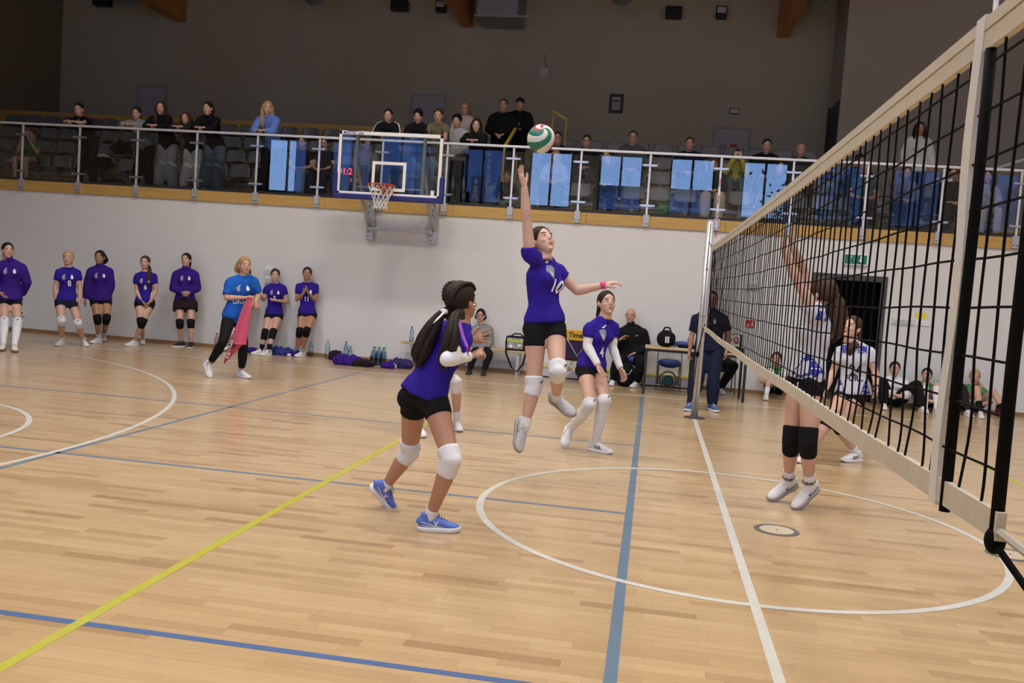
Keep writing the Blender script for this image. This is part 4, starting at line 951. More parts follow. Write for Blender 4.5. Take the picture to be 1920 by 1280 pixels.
        if style != 'bald':
            nm, mt = ('hair', HAIR[hair]) if style not in ('hood','beanie','cap') else ({'hood':'hood','beanie':'beanie','cap':'cap'}[style], C[hair])
            ho = H.build(nm, mt, root, smooth=True)
            for v in ho.data.vertices: v.co -= base
            if style == 'cap':
                pk = MB(); pts = [hp_(x, .085+.06*(1-(x/.07)**2), .055) for x in (-.07,-.045,-.02,0,.02,.045,.07)] + [hp_(x, .06, .062) for x in (.07,0,-.07)]
                lo = [p-Vector((0,0,.006)) for p in pts]; k = len(pts); pk.add([p-base for p in pts+lo], [tuple(range(k)), tuple(reversed(range(k, 2*k)))] + [(i, i+k, (i+1) % k+k, (i+1) % k) for i in range(k)]); pk.build('peak', mt, ho)
            dn = Vector((0,0,-1)); bk = HF @ Vector((0,-1,0))
            def lock(pts, rr, name='hair_tail', m=HAIR.get(hair), side_=None):
                P_ = [Vector(p) for p in pts]; q = []
                for i in range(len(P_)-1):
                    p0, p1, p2, p3 = P_[max(i-1,0)], P_[i], P_[i+1], P_[min(i+2,len(P_)-1)]
                    ra = rr[i] if isinstance(rr[i], tuple) else (rr[i], rr[i]); rb = rr[i+1] if isinstance(rr[i+1], tuple) else (rr[i+1], rr[i+1])
                    for k in range(4):
                        t = k/4; c = .5*((2*p1)+(p2-p0)*t+(2*p0-5*p1+4*p2-p3)*t*t+(3*p1-p0-3*p2+p3)*t**3); q.append((c, lerp(ra[0], rb[0], t)*hs, lerp(ra[1], rb[1], t)*hs))
                ra = rr[-1] if isinstance(rr[-1], tuple) else (rr[-1], rr[-1]); q.append((P_[-1], ra[0]*hs, ra[1]*hs))
                mb = MB(); rnd = random.Random(int(abs(hc.x*977))); S_ = Vector(side_) if side_ is not None else None; L_ = len(q)
                for j in range(11):
                    an_ = j*2.4; rad = .0 if j == 0 else (.35+.5*rnd.random()); ph = rnd.random()*6.28; cut = L_ - (0 if j == 0 else rnd.randint(0, max(1, L_//7))); pts2 = []; r2 = []
                    for i in range(max(3, cut)):
                        c, a_, b_ = q[i]; tg = (q[min(i+1, L_-1)][0]-q[max(i-1, 0)][0]).normalized(); e1 = (S_ if S_ is not None else Vector((1,0,0)) if abs(tg.x) < .8 else Vector((0,1,0))); e1 = (e1-tg*e1.dot(tg)).normalized(); e2 = tg.cross(e1); w_ = i/L_
                        pts2.append(c+e1*(a_*rad*math.cos(an_)+.005*w_*math.sin(ph+i*.9))+e2*(b_*rad*math.sin(an_)+.005*w_*math.cos(ph*2+i*.7)) - base); end = min(1, (max(3, cut)-1-i)/2.5); r2.append((max(.0015, a_*.52*end), max(.0015, b_*.52*end)))
                    mb.tube(pts2, r2, 7, side=tuple(S_) if S_ is not None else None)
                return mb.build(name, m, ho, smooth=True)
            if style == 'pony':
                a = hp_(0,-.105,.035); lock([hp_(0,-.07,.04), a, a+bk*.035+dn*.03, a+bk*.045+dn*.12, a+bk*.035+dn*.24], [.03,.020,.030,.028,.006])
            elif style == 'bun':
                o_ = MB().ball(hp_(0,-.10,.06)-base, .038*hs, .034*hs, .036*hs).build('bun', HAIR[hair], ho, smooth=True)
            elif style == 'long':
                for sx in (-1, 1): lock([hp_(sx*.045,.025,.075), hp_(sx*.078,.005,.02), hp_(sx*.084,-.005,-.06), hp_(sx*.082,.0,-.12)+dn*.03, hp_(sx*.075,.01,-.13)+dn*.16, hp_(sx*.065,.02,-.13)+dn*.26], [(.012,.02),(.022,.042),(.024,.046),(.026,.046),(.026,.040),(.006,.01)], side_=tuple(rgt))
                lock([hp_(0,-.06,.05), hp_(0,-.095,-.02), hp_(0,-.10,-.10), hp_(0,-.095,-.12)+dn*.12, hp_(0,-.09,-.12)+dn*.24], [(.06,.03),(.082,.034),(.085,.034),(.085,.032),(.05,.01)], side_=tuple(rgt))
            elif style == 'sidetail':
                lock([hp_(0,-.10,.0), hp_(-.06,-.07,-.09), hp_(-.085,.02,-.15), hp_(-.085,.06,-.2)+dn*.1, hp_(-.08,.065,-.2)+dn*.28], [.025,.030,.032,.03,.006])
            elif style == 'bob':
                lock([hp_(0,-.07,.05), hp_(0,-.085,-.03), hp_(0,-.075,-.10)], [(.06,.04),(.09,.045),(.07,.025)], side_=tuple(rgt))
            if tailpath:
                for pts, rr in tailpath: lock([Vector(p) for p in pts], rr)
    if glasses:
        g_ = MB()
        for sx in (-1, 1):
            g_.tube([hp_(sx*.033+.021*math.cos(a), .0925, .010+.016*math.sin(a))-base for a in [2*math.pi*k/14 for k in range(15)]], .0018*hs, 5, cap=False); g_.tube([hp_(sx*.054,.090,.014)-base, hp_(sx*.080,.0,.012)-base], .0016*hs, 5)
        g_.tube([hp_(-.012,.093,.012)-base, hp_(.012,.093,.012)-base], .0016*hs, 5); g_.build('glasses', black, root)
    # --- shirt / jacket
    shv = None
    if shirt:
        m_, kind = shirt['m'], shirt.get('sleeve', 'short'); g = shirt.get('loose', .012)*s; b = MB(); t0 = shirt.get('hem', -.02)
        P, Rr, S = torso_rings(J, g, t0-.13, .93, flare=shirt.get('flare', .034), bulk=blk, prof=prof); 
        # exact hem ring
        up = J['ne']-J['pe']; P = [p for p in P if (p-J['pe']).dot(up)/up.length_squared > t0+.03]; k = len(P); Rr = Rr[-k:]; S = S[-k:]
        P.insert(0, J['pe']+up*t0); r0 = Rr[0]; Rr.insert(0, (r0[0]+.003*s, r0[1]+.006*s)); S.insert(0, S[0])
        P.append(J['ne']-up*.012); Rr.append((.074*s+g*.3, .066*s+g*.3)); S.append(S[-1])
        b.tube(P, Rr, 20, side=S)
        if not male:
            for sx in (-1, 1): b.ball(J['pe']+up*.66+fwd*.066*s+rgt*(sx*.062*s), .056*s+g*.4)
        for x in 'RL':
            sh, el, wr = J['sh'+x], J['el'+x], J['wr'+x]; k = blk if male else 1; ch = J['pe']+up*.84
            b.tube([J['ne']-upv*.01*s, lerp(J['ne'], sh, .4)+upv*.012*s, lerp(J['ne'], sh, .9)+upv*.016*s], [.045*s+g*.3,.044*s+g*.4,.034*s+g*.5], 10)
            b.tube([ch, lerp(J['pe']+up*.88, sh, .6), sh], [.070*s,.052*s+g*.4,.046*s*k+g*.6], 12); b.ball(sh, .047*s*k+g*.7)
            if kind == 'short': seg(b, sh, el, UA, s*k, g*.9+.003*s, 0, shirt.get('slen', .52)*(.55 if (el-sh).normalized().dot(upv) > .3 else 1))
            elif kind == 'long':
                seg(b, sh, el, UA, s*k, g*.9+.006*s); b.ball(el, .038*s*k+g*.9+.006*s); seg(b, el, wr, FA, s*k, g*.8+.006*s, 0, .94)
        v, f = remesh(b, vx*s, 4 if dist < 13 else 2, .5)
        v = fold(v, f, shirt.get('fold', .015)*s, 11/s, seed=hc.x*3)
        sho = surf(root, shirt.get('name', 'shirt'), v, f, m_, base); shv = (v, f); up_ = up.normalized()
        col = shirt.get('collar')
        nk = J['ne']-up*.03; cd = (lerp(J['ne'], hb, .5)-J['ne']).normalized()
        cr = MB(); cr.tube([nk-up*.01-base, nk+cd*((.022 if not col else .04)*s)-base, nk+cd*(.026*s if not col else .078*s)-base], [.076*s,(.070 if not col else .066)*s,(.066 if not col else .063)*s], 16); cr.build('collar', shirt.get('cm', m_), sho, smooth=True)
        def chest(u, t): return J['pe']+up*t+fwd*.05*s+rgt*u*s
        if crest:
            big = crest
            decal(sho, 'crest', None, 0, wprint if big != 'k' else kprint, v, f, base, chest(-.062,.72), -rgt, up_, shape=disc_shape([teardrop(s)]))
            decal(sho, 'shield', None, 0, gprint, v, f, base, chest(.062,.70), -rgt, up_, shape=disc_shape([shield(s)])); decal(sho, 'maker_mark', None, 0, wprint if big != 'k' else kprint, v, f, base, chest(.058,.79), -rgt, up_, shape=disc_shape([swoosh(s)]))
        for tx in (num or []):
            body_, size, u, t, cm_ = tx[:5]
            if len(tx) > 5 and tx[5] == 'back': decal(sho, 'number', body_, size*s, cm_, v, f, base, J['pe']+up*t-fwd*.05*s+rgt*u*s, rgt, up_)
            else: decal(sho, 'number', body_, size*s, cm_, v, f, base, chest(u, t), -rgt, up_)
    if bottom:
        m_, kind = bottom['m'], bottom['kind']; b = MB(); g = bottom.get('loose', .004)*s; up = J['ne']-J['pe']
        P, Rr, S = torso_rings(J, g, -.2, .12 if kind != 'skirt' else .12, bulk=blk, prof=prof); b.tube(P, Rr, 20, side=S)
        for x in 'RL':
            hi, kn, an = J['hi'+x], J['kn'+x], J['an'+x]
            if not male: b.ball(hi - fwd*.032*s - upv*.02*s, .079*s+g)
            if kind == 'shorts': b.ball(hi, .084*s+g); seg(b, hi, kn, TH, s, g+.003*s, 0, bottom.get('len', .30))
            elif kind == 'skirt': seg(b, hi, kn, [(0,.10),(1,.115)], s, g+.012*s, 0, bottom.get('len', .40)); 
            else:
                e = bottom.get('wide', 0)*s; b.ball(hi, .088*s+g); seg(b, hi, kn, TH, s, g+.006*s+e*.4); b.ball(kn, .0545*s+g+e*.7); seg(b, kn, an, SHK, s, g+.006*s+e, 0, bottom.get('len', 1.0))
        if kind == 'skirt':
            c0, c1 = J['pe']+up*.05, lerp(J['pe'], lerp(J['knR'], J['knL'], .5), bottom.get('len', .42)); sd = (J['hiR']-J['hiL']).normalized()
            b.tube([c0, lerp(c0, c1, .5), c1], [(.170*s,.115*s),(.185*s,.130*s),(.198*s,.140*s)], 20, side=tuple(sd))
        v, f = remesh(b, vx*s, 4 if dist < 13 else 2, .5)
        if kind != 'shorts': v = fold(v, f, .009*s, 8/s, seed=hc.x)
        boo = surf(root, {'shorts':'shorts','skirt':'skirt'}.get(kind, 'trousers'), v, f, m_, base)
        if bottom.get('mark'): 
            x_, t_ = bottom['mark']; hi, kn = J['hi'+x_], J['kn'+x_]; decal(boo, 'shorts_mark', None, 0, wprint, v, f, base, lerp(hi, kn, t_)+fwd*.05*s, -rgt, upv, shape=disc_shape([shield(.75*s)]))
    for x in 'RL':
        sh, el, wr, hi, kn, an, to = (J[k+x] for k in ('sh','el','wr','hi','kn','an','to'))
        if sleeves:
            b = MB(); seg(b, sh, el, UA, s, .009*s, .58, 1); b.ball(el, .037*s+.009*s); seg(b, el, wr, FA, s, .007*s, 0, 1.0)
            v, f = remesh(b, .009*s, 3, .5); v = fold(v, f, .004*s, 24/s, hc.x); link('arm_sleeve', mesh_np('arm_sleeve', v, f, sleeves, base), root)
        if pads:
            pm = pads['m']; a, c = pads.get('up', .20), pads.get('dn', .24); ff = (kn-lerp(hi, an, .5)); ff = ff.normalized() if ff.length > .02 else fwd
            pts = [lerp(hi, kn, 1-a), lerp(hi, kn, 1-a*.85), lerp(hi, kn, 1-a*.45), kn+ff*.006*s, lerp(kn, an, c*.45), lerp(kn, an, c*.85), lerp(kn, an, c)]
            b = MB(); b.tube([p-base for p in pts], [.070*s,.073*s,.071*s,.069*s,.066*s,.064*s,.061*s], 16); b.ball(kn+ff*.026*s-base, .052*s)
            v, f = remesh(b, max(.009, vx*.8)*s, 2, .5); me = mesh_np('knee_pad', v, f, pm); po_ = link('knee_pad', me, root)
            if pads.get('mark'):
                decal(po_, 'pad_mark', None, 0, pads['mark'], v+np.array(base), f, base, lerp(hi, kn, .93)+fwd*.03, -rgt, (hi-kn), shape=disc_shape([swoosh(1.1*s)]))
        if socks:
            sm, top = socks['m'], socks.get('top', .72); b = MB(); ts = [top, top+.01] + [t for t in (.12,.32,.5,.65,.8,.92) if t > top+.02] + [1.0]
            def rd(t):
                for (ta, ra), (tb, rb) in zip(SHK[:-1], SHK[1:]):
                    if t <= tb: return lerp(ra, rb, (t-ta)/(tb-ta))
                return .034
            b.tube([lerp(kn, an, t)-base for t in ts]+[an+(an-kn).normalized()*.03*s-base], [rd(t)*s+.006*s for t in ts]+[.034*s], 14); so = b.build('sock', sm, root, smooth=True)
            if socks.get('text'):
                vv = np.array([tuple(q.co+base) for q in so.data.vertices]); ff_ = [list(p.vertices) for p in so.data.polygons]; pv = socks.get('dir', -_f); rr_ = Vector(pv).cross(an-kn).normalized()
                tv = CAMP-an; tv.normalize(); r2 = (kn-an).normalized().cross(tv).normalized()
                decal(so, 'sock_lettering', socks['text'], .045*s, kprint, vv, ff_, base, lerp(kn, an, top+.14), r2, (kn-an), .02, .9)
        if shoe:
            d = to-an; k = (kn-an).normalized(); 
            dd = J.get('foot'+x); fw = Vector(dd) if dd is not None else d
            upf = Vector((0,0,1)) if abs(an.z-base.z-.085*s) < .03 and an.z < (base.z+.16) and not J.get('air') else None
            if upf is not None: fw = Vector((d.x, d.y, 0)); fw = fw if fw.length > .03 else Vector((fwd.x, fwd.y, 0))
            else: upf = k
            M = frame(fw, upf); org = an - M @ Vector((0,0,.085*s))
            T = Matrix.Translation(org-base) @ M.to_4x4() @ Matrix.Scale(s*1.02, 4)
            sh_o = link('shoe', shoe_data('shoe_upper', *SHOE, shoe['m']), root); sh_o.matrix_local = T
            link('sole', shoe_data('shoe_sole', *SOLE, shoe['sole']), sh_o)
            if detail:
                link('laces', shoe_data('shoe_laces', LACES.v, LACES.f, shoe.get('lace', C['white'])), sh_o)
                if shoe.get('mark'): link('shoe_stripe', shoe_data('shoe_stripe_'+shoe['mark'], MARKS[shoe['mark']].v, MARKS[shoe['mark']].f, shoe.get('mm', kprint)), sh_o)
    root['_b'] = 0; del root['_b']
    return root, base, shv
# ------------------------------------------------------------------ people on the court
sw, ssole, sgum, sdark = mat('shoe_white', (.70,.70,.69), .55, bump=.1, bscale=80), mat('sole_white', (.74,.74,.74), .5), mat('sole_gum', (.30,.14,.05), .5), mat('sole_dark', (.03,.03,.035), .5)
sgrey = mat('sole_grey', (.34,.31,.31), .5); sblue = mat('shoe_blue', (.085,.16,.55), .5, bump=.15, bscale=90); snavy = mat('shoe_navy', (.012,.015,.03), .5); ssilver = mat('shoe_silver', (.52,.53,.53), .5, bump=.1, bscale=80)
SHOES = {'white3': dict(m=sw, sole=ssole, mark='three', mm=kprint), 'whitex': dict(m=sw, sole=sgrey, mark='cross', mm=mat('mark_navy', (.012,.015,.05), .5)), 'silver': dict(m=ssilver, sole=sgrey, mark='cross', mm=mat('mark_grey', (.2,.18,.2), .5)), 'blue': dict(m=sblue, sole=ssole, mark='cross', mm=wprint, lace=C['navy']), 'white': dict(m=sw, sole=ssole), 'gum': dict(m=sw, sole=sgum), 'navy': dict(m=snavy, sole=ssole, lace=C['navy']), 'navyblue': dict(m=mat('shoe_royal', (.03,.09,.28), .5), sole=ssole), 'black': dict(m=mat('shoe_black', (.012,.012,.013), .5), sole=sdark, lace=C['black'])}
purple = dict(m=C['purple'], loose=.013, hem=-.04); shorts = dict(m=C['black'], kind='shorts', len=.30)
padw = dict(m=cloth('pad_white', (.68,.68,.70), .8, .3), mark=kprint); padb = dict(m=C['black']); sockw = dict(m=C['white'], top=.80); sleevew = C['white']

# number 9, back view, crouching in the foreground
S = dict(pe=(795,738), ne=(866,612,0), hc=(866,562,0), shR=(876,628,-1), elR=(838,673,-1), wrR=(880,668,1), haR=(903,660,0), shL=(838,611,1), elL=(792,652,1), wrL=(880,637,-1), haL=(915,630,0),
         hiR=(814,748,-1), hiL=(778,745,1), knR=(846,862,-1), anR=(806,970,'g'), toR=(850,998,'-.32'), knL=(768,845,1), anL=(722,913,'0.27'), toL=(716,948,'0.22'))
J = J_px(-.95, 1.70, S)
J['toR'] = J['anR']+Vector((.145,.04,-.06)); J['toL'] = J['anL']+Vector((.035,.05,-.13)); J['footL'] = (.09,.08,-.115)
hcA = J['hc']
person(J, 'player number 9 seen from behind, crouching with dark pigtails and blue shoes', 'tan', 'dark', 'plain', (.52,.80,.24), purple, shorts, dict(padw, up=.20, dn=.26), dict(m=C['white'], top=.86), SHOES['blue'], sleevew, ('fist','open'), (( -.2,.4,-1),(.2,-.9,.3)), num=[('9', .36, -.07, .50, wprint, 'back')],
       tailpath=[([at(842,585,-.93), at(826,590,-1.0), at(812,612,-1.02), at(797,640,-1.02), at(785,668,-1.02), at(780,690,-1.02)], [.030,.022,.042,.052,.046,.010]), ([at(862,590,-1.02), at(852,596,-1.14), at(848,622,-1.20), at(842,650,-1.22), at(832,678,-1.20), at(826,695,-1.18)], [.030,.024,.038,.042,.034,.006])])
A = bpy.context.scene.objects[-1] if False else None
rootA = [o for o in COL.objects if o.name.startswith('person') and o.type == 'EMPTY'][-1]; bA = rootA.location.copy()
hcA_ = J['hc']; hr = [o for o in rootA.children if o.name.startswith('hair')][0]
for (pts, m_, nm, r_) in (([at(858,588,-1.03), at(862,606,-1.19), at(868,630,-1.24), at(876,650,-1.27), at(878,668,-1.27)], mat('ribbon_violet', (.22,.02,.45), .4), 'violet_ribbon', .009), ([at(836,580,-1.0), at(828,590,-1.04), at(818,600,-1.07), at(812,606,-1.07)], C['white'], 'white_ribbon', .007)):
    MB().tube([p-bA for p in pts], [(r_, .002)]*(len(pts)-1)+[(.002,.001)], 6).build(nm, m_, hr)
MB().ball(at(832,584,-1.0)-bA, .028, .016, .020).build('white_scrunchie', C['white'], hr, smooth=True)
# braids laid along the head towards the pigtails
HFA = frame((.52,.80,.24))
for sx in (-1, 1):
    bb = MB()
    for k in range(26):
        t = k/25; a = math.radians(20+150*t); p_ = hcA_ + HFA @ (Vector((0,-.012,.028))+Vector((sx*(.032+.030*math.sin(math.pi*t)), 0.097*1.115*math.cos(a), .090*1.115*math.sin(a)))*1.0)
        bb.ball(p_+(HFA @ Vector((sx*.0055*(1 if k % 2 else -1),0,0)))-bA, .0125, .0125, .0125, 8, 6)
    bb.build('braid', HAIR['dark'], hr, smooth=True)
# ear hoop
ep = at(889,574,-1.0)-bA; MB().tube([ep+Vector((.0,0,0))+_r*(.011*math.cos(a))+_u*(.011*math.sin(a)) for a in [2*math.pi*k/12 for k in range(13)]], .0018, 5, cap=False).build('ear_hoop', steel, rootA)

# number 10, jumping and reaching for the ball
S = dict(pe=(1022,603), ne=(1019,489,0), hc=(1016,450,0), shR=(994,480,-1), elR=(987,408,0), wrR=(983,349,0), haR=(973,313,0), shL=(1043,500,1), elL=(1082,545,0), wrL=(1131,535,0), haL=(1155,528,0),
         hiR=(1005,612,-1), hiL=(1040,612,1), knR=(1001,722,-1), anR=(984,798,0), toR=(989,842,-1), knL=(1046,694,-1), anL=(1043,745,1), toL=(1066,778,-1))
J = J_px(.6, 1.76, S); J['air'] = True; J['footR'] = (.03,-.12,-.30); J['footL'] = (.26,-.14,-.13)
person(J, 'player number 10 in purple leaping with her right arm stretched up to the ball', 'fair', 'dark', 'bun', (.62,-.60,.52), dict(purple, hem=-.01, slen=.42), dict(shorts, len=.34), dict(padw, up=.16, dn=.26), dict(m=C['white'], top=.80), SHOES['silver'], None, ('open','relax'), ((1,-.3,.1),(.1,.2,-1)), num=[('10', .135, -.012, .58, wprint)], crest=False)
rootB = [o for o in COL.objects if o.name.startswith('person') and o.type == 'EMPTY'][-1]; shB = [o for o in rootB.children if o.name.startswith('shirt')][0]
MB().tube([lerp(J['elL'],J['wrL'],.90)-rootB.location, J['wrL']-rootB.location, lerp(J['elL'],J['wrL'],1.10)-rootB.location], [.031,.031,.034], 14).build('wrist_tape', mat('tape_pink', (.62,.04,.20), .6), rootB, smooth=True)
vv = np.array([tuple(q.co+rootB.location) for q in shB.data.vertices]); ff = [list(p.vertices) for p in shB.data.polygons]
rg = (J['shR']-J['shL']).normalized(); uu = (J['ne']-J['pe']).normalized(); fw = uu.cross(rg)
def crest_big(sho, vv, ff, base, o, rg, uu, s=1):
    decal(sho, 'crest', None, 0, gprint, vv, ff, base, o, -rg, uu, shape=disc_shape([shield(1.55*s)])); 
    for k in (-1, 0, 1): decal(sho, 'crest_bar', None, 0, wprint, vv, ff, base, o+rg*(.015*k*s)-uu*.01*s+uu.cross(rg)*.0012, -rg, uu, shape=disc_shape([[(-.003*s,-.022*s),(.003*s,-.022*s),(.003*s,.02*s),(-.003*s,.02*s)]], 1))
    decal(sho, 'crest_tip', None, 0, rprint, vv, ff, base, o-uu*.042*s, -rg, uu, shape=disc_shape([[(-.010*s,.008*s),(.010*s,.008*s),(0,-.010*s)]], 1))
    decal(sho, 'maker_mark', None, 0, wprint, vv, ff, base, o+uu*.085*s+rg*.0, -rg, uu, shape=disc_shape([swoosh(1.2*s)]))
crest_big(shB, vv, ff, rootB.location, J['pe']+(J['ne']-J['pe'])*.78+rg*.05+fw*.05, rg, uu)

# number 4
S = dict(pe=(1109,687), ne=(1131,600,0), hc=(1138,566,-1), shR=(1106,609,-1), elR=(1101,647,0), wrR=(1121,684,-1), haR=(1130,703,0), shL=(1154,609,1), elL=(1148,650,0), wrL=(1163,690,-1), haL=(1170,706,0),
         hiR=(1098,692,-1), hiL=(1120,692,1), knR=(1106,758,-1), anR=(1070,803,1), toR=(1066,828,-1), knL=(1133,752,-1), anL=(1116,830,'g'), toL=(1140,842,'-.35'))
J = J_px(2.45, 1.70, S); J['toL'] = J['anL']+Vector((.13,-.06,-.06)); J['footR'] = (-.02,-.20,-.18)
J['toR'] = J['anR']+Vector((-.01,-.10,-.11))
_, bC, shv = person(J, 'player number 4 in purple with white arm sleeves and tall white socks, hands low', 'fair', 'dark', 'pony', (.42,-.80,.22), dict(purple, loose=.014), dict(shorts, len=.28), dict(padw, up=.10, dn=.24), dict(m=C['white'], top=.10), SHOES['white3'], sleevew, ('relax','relax'), ((.6,-.5,.2),(-.6,-.5,.2)), num=[('4', .13, .0, .34, wprint)])
rootC = [o for o in COL.objects if o.name.startswith('person') and o.type == 'EMPTY'][-1]; shC = [o for o in rootC.children if o.name.startswith('shirt')][0]
rg = (J['shR']-J['shL']).normalized(); uu = (J['ne']-J['pe']).normalized(); fw = uu.cross(rg); crest_big(shC, shv[0], shv[1], bC, J['pe']+(J['ne']-J['pe'])*.72+rg*.05+fw*.05, rg, uu)

# player hidden behind number 9
S = dict(pe=(812,690), ne=(838,628,-1), hc=(848,598,0), shR=(826,634,-1), elR=(812,668,0), wrR=(835,690,-1), shL=(852,632,1), elL=(845,665,0), wrL=(835,690,-1), hiR=(805,694,-1), hiL=(822,692,1), knR=(800,735,-1), anR=(785,800,'g'), toR=(800,812,'-.1'), knL=(855,716,-1), anL=(857,790,'g'), toL=(862,806,'-.2'))
J = J_px(2.85, 1.66, S); J['toR'] = J['anR']+Vector((.07,-.11,-.06)); J['toL'] = J['anL']+Vector((.05,-.12,-.06))
person(J, 'player in purple almost hidden behind number 9, one white kneepad showing', 'fair', 'dark', 'pony', (.7,-.6,.1), purple, shorts, padw, dict(m=C['white'], top=.72), SHOES['white'], sleevew)

# blocker behind the net
S = dict(pe=(1511,708), ne=(1532,582,0), hc=(1537,549,0), shR=(1515,573,1), elR=(1506,508,0), wrR=(1487,462,-1), haR=(1487,428,0), shL=(1532,590,-1), elL=(1496,528,-1), wrL=(1470,468,0), haL=(1474,428,0),
         hiR=(1497,713,1), hiL=(1521,713,-1), knR=(1484,825,0), anR=(1478,903,1), toR=(1447,932,-1), knL=(1515,828,-1), anL=(1517,912,1), toL=(1490,952,-1))
J = J_px(.62, 1.76, S); J['air'] = True; J['footR'] = (-.26,-.10,-.15); J['footL'] = (-.24,-.12,-.22)
_, bE, shE = person(J, 'blocker in white and blue striped jersey jumping behind the net with arms raised', 'fair', 'brown', 'plain', (-.86,.48,.22), dict(m=C['jersey'], loose=.016, hem=-.03, slen=.55), dict(shorts, len=.26, mark=('L', .12)), dict(padb, up=.24, dn=.30), dict(m=C['white'], top=.72, text='adidas'), SHOES['whitex'], None, ('open','open'), ((-1,.2,.1),(-1,.2,.1)),
       tailpath=[([J['hc']+Vector((.06,-.02,.0)), J['hc']+Vector((.115,-.03,-.03)), J['hc']+Vector((.135,-.03,-.14)), J['hc']+Vector((.125,-.03,-.28)), J['hc']+Vector((.10,-.03,-.38))], [.03,.035,.065,.060,.010])])
rootE = [o for o in COL.objects if o.name.startswith('person') and o.type == 'EMPTY'][-1]; shoE = [o for o in rootE.children if o.name.startswith('shirt')][0]
def patch(sho, shv, base, o, right, up, pts, m_, nm): decal(sho, nm, None, 0, m_, shv[0], shv[1], base, o, right, up, shape=disc_shape([pts], 5))
tc = (CAMP-J['pe']).normalized(); r2 = Vector((0,0,1)).cross(tc).normalized(); uu = (J['ne']-J['pe']).normalized()
patch(shoE, shE, bE, J['pe']+uu*.09, r2, uu, [(-.14,-.11),(.14,-.11),(.12,-.02),(.0,.10),(-.02,.10)], C['dots'], 'dotted_panel')
patch(shoE, shE, bE, lerp(J['ne'],J['shL'],.6)+Vector((.02,0,0)), r2, uu, [(-.03,-.05),(.05,-.06),(.06,.02),(.0,.06)], C['dots'], 'shoulder_panel')

# number 24
S = dict(pe=(1599,733), ne=(1602,645,0), hc=(1596,613,-1), shR=(1574,655,0), elR=(1562,697,0), wrR=(1549,730,-1), shL=(1632,656,0), elL=(1641,698,0), wrL=(1643,727,-1), hiR=(1583,738,0), hiL=(1613,738,0),
         knR=(1556,785,-1), anR=(1516,850,'g'), toR=(1503,860,'0'), knL=(1570,797,-1), anL=(1606,850,'g'), toL=(1620,866,'0'))
J = J_px(3.25, 1.72, S); J['toR'] = J['anR']+Vector((-.09,-.11,-.06)); J['toL'] = J['anL']+Vector((-.12,-.08,-.06))
_, bF, shF = person(J, 'player number 24 in white striped jersey lunging behind the net, looking up', 'fair', 'brown', 'plain', (-.62,-.66,.30), dict(m=C['jersey'], loose=.016, hem=-.06), dict(shorts, len=.28), dict(padb, up=.18, dn=.22), sockw, SHOES['white3'], None, ('relax','relax'), None, num=[('24', .15, -.02, .44, kprint), ('FOR...', .085, -.01, .28, kprint)],
       tailpath=[([J['hc']+Vector((.03,.09,.02)), J['hc']+Vector((.07,.07,-.08)), J['hc']+Vector((.055,-.02,-.17)), J['hc']+Vector((.015,-.09,-.20)), J['hc']+Vector((-.01,-.11,-.25)), J['hc']+Vector((-.015,-.115,-.295))], [.03,.04,.040,.038,.028,.006])])
rootF = [o for o in COL.objects if o.name.startswith('person') and o.type == 'EMPTY'][-1]; shoF = [o for o in rootF.children if o.name.startswith('shirt')][0]
rg = (J['shR']-J['shL']).normalized(); uu = (J['ne']-J['pe']).normalized(); fw = uu.cross(rg)
for u in (-1, 1):
    patch(shoF, shF, bF, J['pe']+uu*.05+rg*(.12*u)+fw*.04, -rg, uu, [(-.05,-.07),(.05,-.07),(.0,.07)] if u > 0 else [(-.05,-.07),(.05,-.07),(.0,.07)], C['dots'], 'dotted_panel')
    patch(shoF, shF, bF, lerp(J['ne'],J['shR' if u > 0 else 'shL'],.55)+fw*.03, -rg, uu, [(-.04,-.045),(.04,-.045),(.045,.03),(-.045,.03)], C['dots'], 'shoulder_panel')
MB().tube([lerp(J['elL'],J['wrL'],.90)-bF, lerp(J['elL'],J['wrL'],.99)-bF], .031, 12).build('wrist_watch', black, rootF)

# substitutes along the wall
jacket = dict(m=C['jacket'], sleeve='long', loose=.022, hem=-.06, collar=True, name='jacket', fold=.010)
S = dict(pe=(17,558), ne=(19,489,0), hc=(14,468,0), shR=(-6,497,0), elR=(-20,531,0), wrR=(0,549,-1), shL=(43,498,0), elL=(51,530,0), wrL=(42,553,1), hiR=(6,561,0), hiL=(29,561,0), knR=(8,603,-1), anR=(6,646,'g'), toR=(9,655,'-.2'), knL=(33,604,-1), anL=(27,648,'g'), toL=(34,656,'-.2'))
J = J_px(6.6, 1.76, S); J['toR'] = J['anR']+Vector((.06,-.12,-.06)); J['toL'] = J['anL']+Vector((.09,-.10,-.06))
person(J, 'substitute in purple jacket with hand on hip at the left picture edge', 'fair', 'black', 'pony', (.75,-.62,.1), jacket, dict(shorts, len=.32), dict(padw, up=.14, dn=.34), dict(m=C['white'], top=.25), SHOES['gum'], crest=True)
S = dict(pe=(125,562), ne=(128,503,0), hc=(128,482,0), shR=(109,508,0), elR=(103,540,0), wrR=(105,568,-1), shL=(147,508,0), elL=(150,540,0), wrL=(149,566,-1), hiR=(113,564,0), hiL=(137,564,0), knR=(115,601,-1), anR=(116,638,'g'), toR=(118,650,'0'), knL=(146,606,-1), anL=(157,639,'g'), toL=(168,650,'0'))
J = J_px(7.5, 1.74, S); J['toR'] = J['anR']+Vector((.02,-.14,-.06)); J['toL'] = J['anL']+Vector((.12,-.09,-.06))
person(J, 'blonde substitute number 8 in purple shirt with white kneepads by the wall', 'fair', 'lblond', 'pony', (.35,-.9,.08), purple, dict(shorts, m=C['navy'], len=.36), dict(padw, up=.12, dn=.18), dict(m=C['white'], top=.82), SHOES['white'], num=[('8', .13, -.03, .52, wprint)], crest=True)
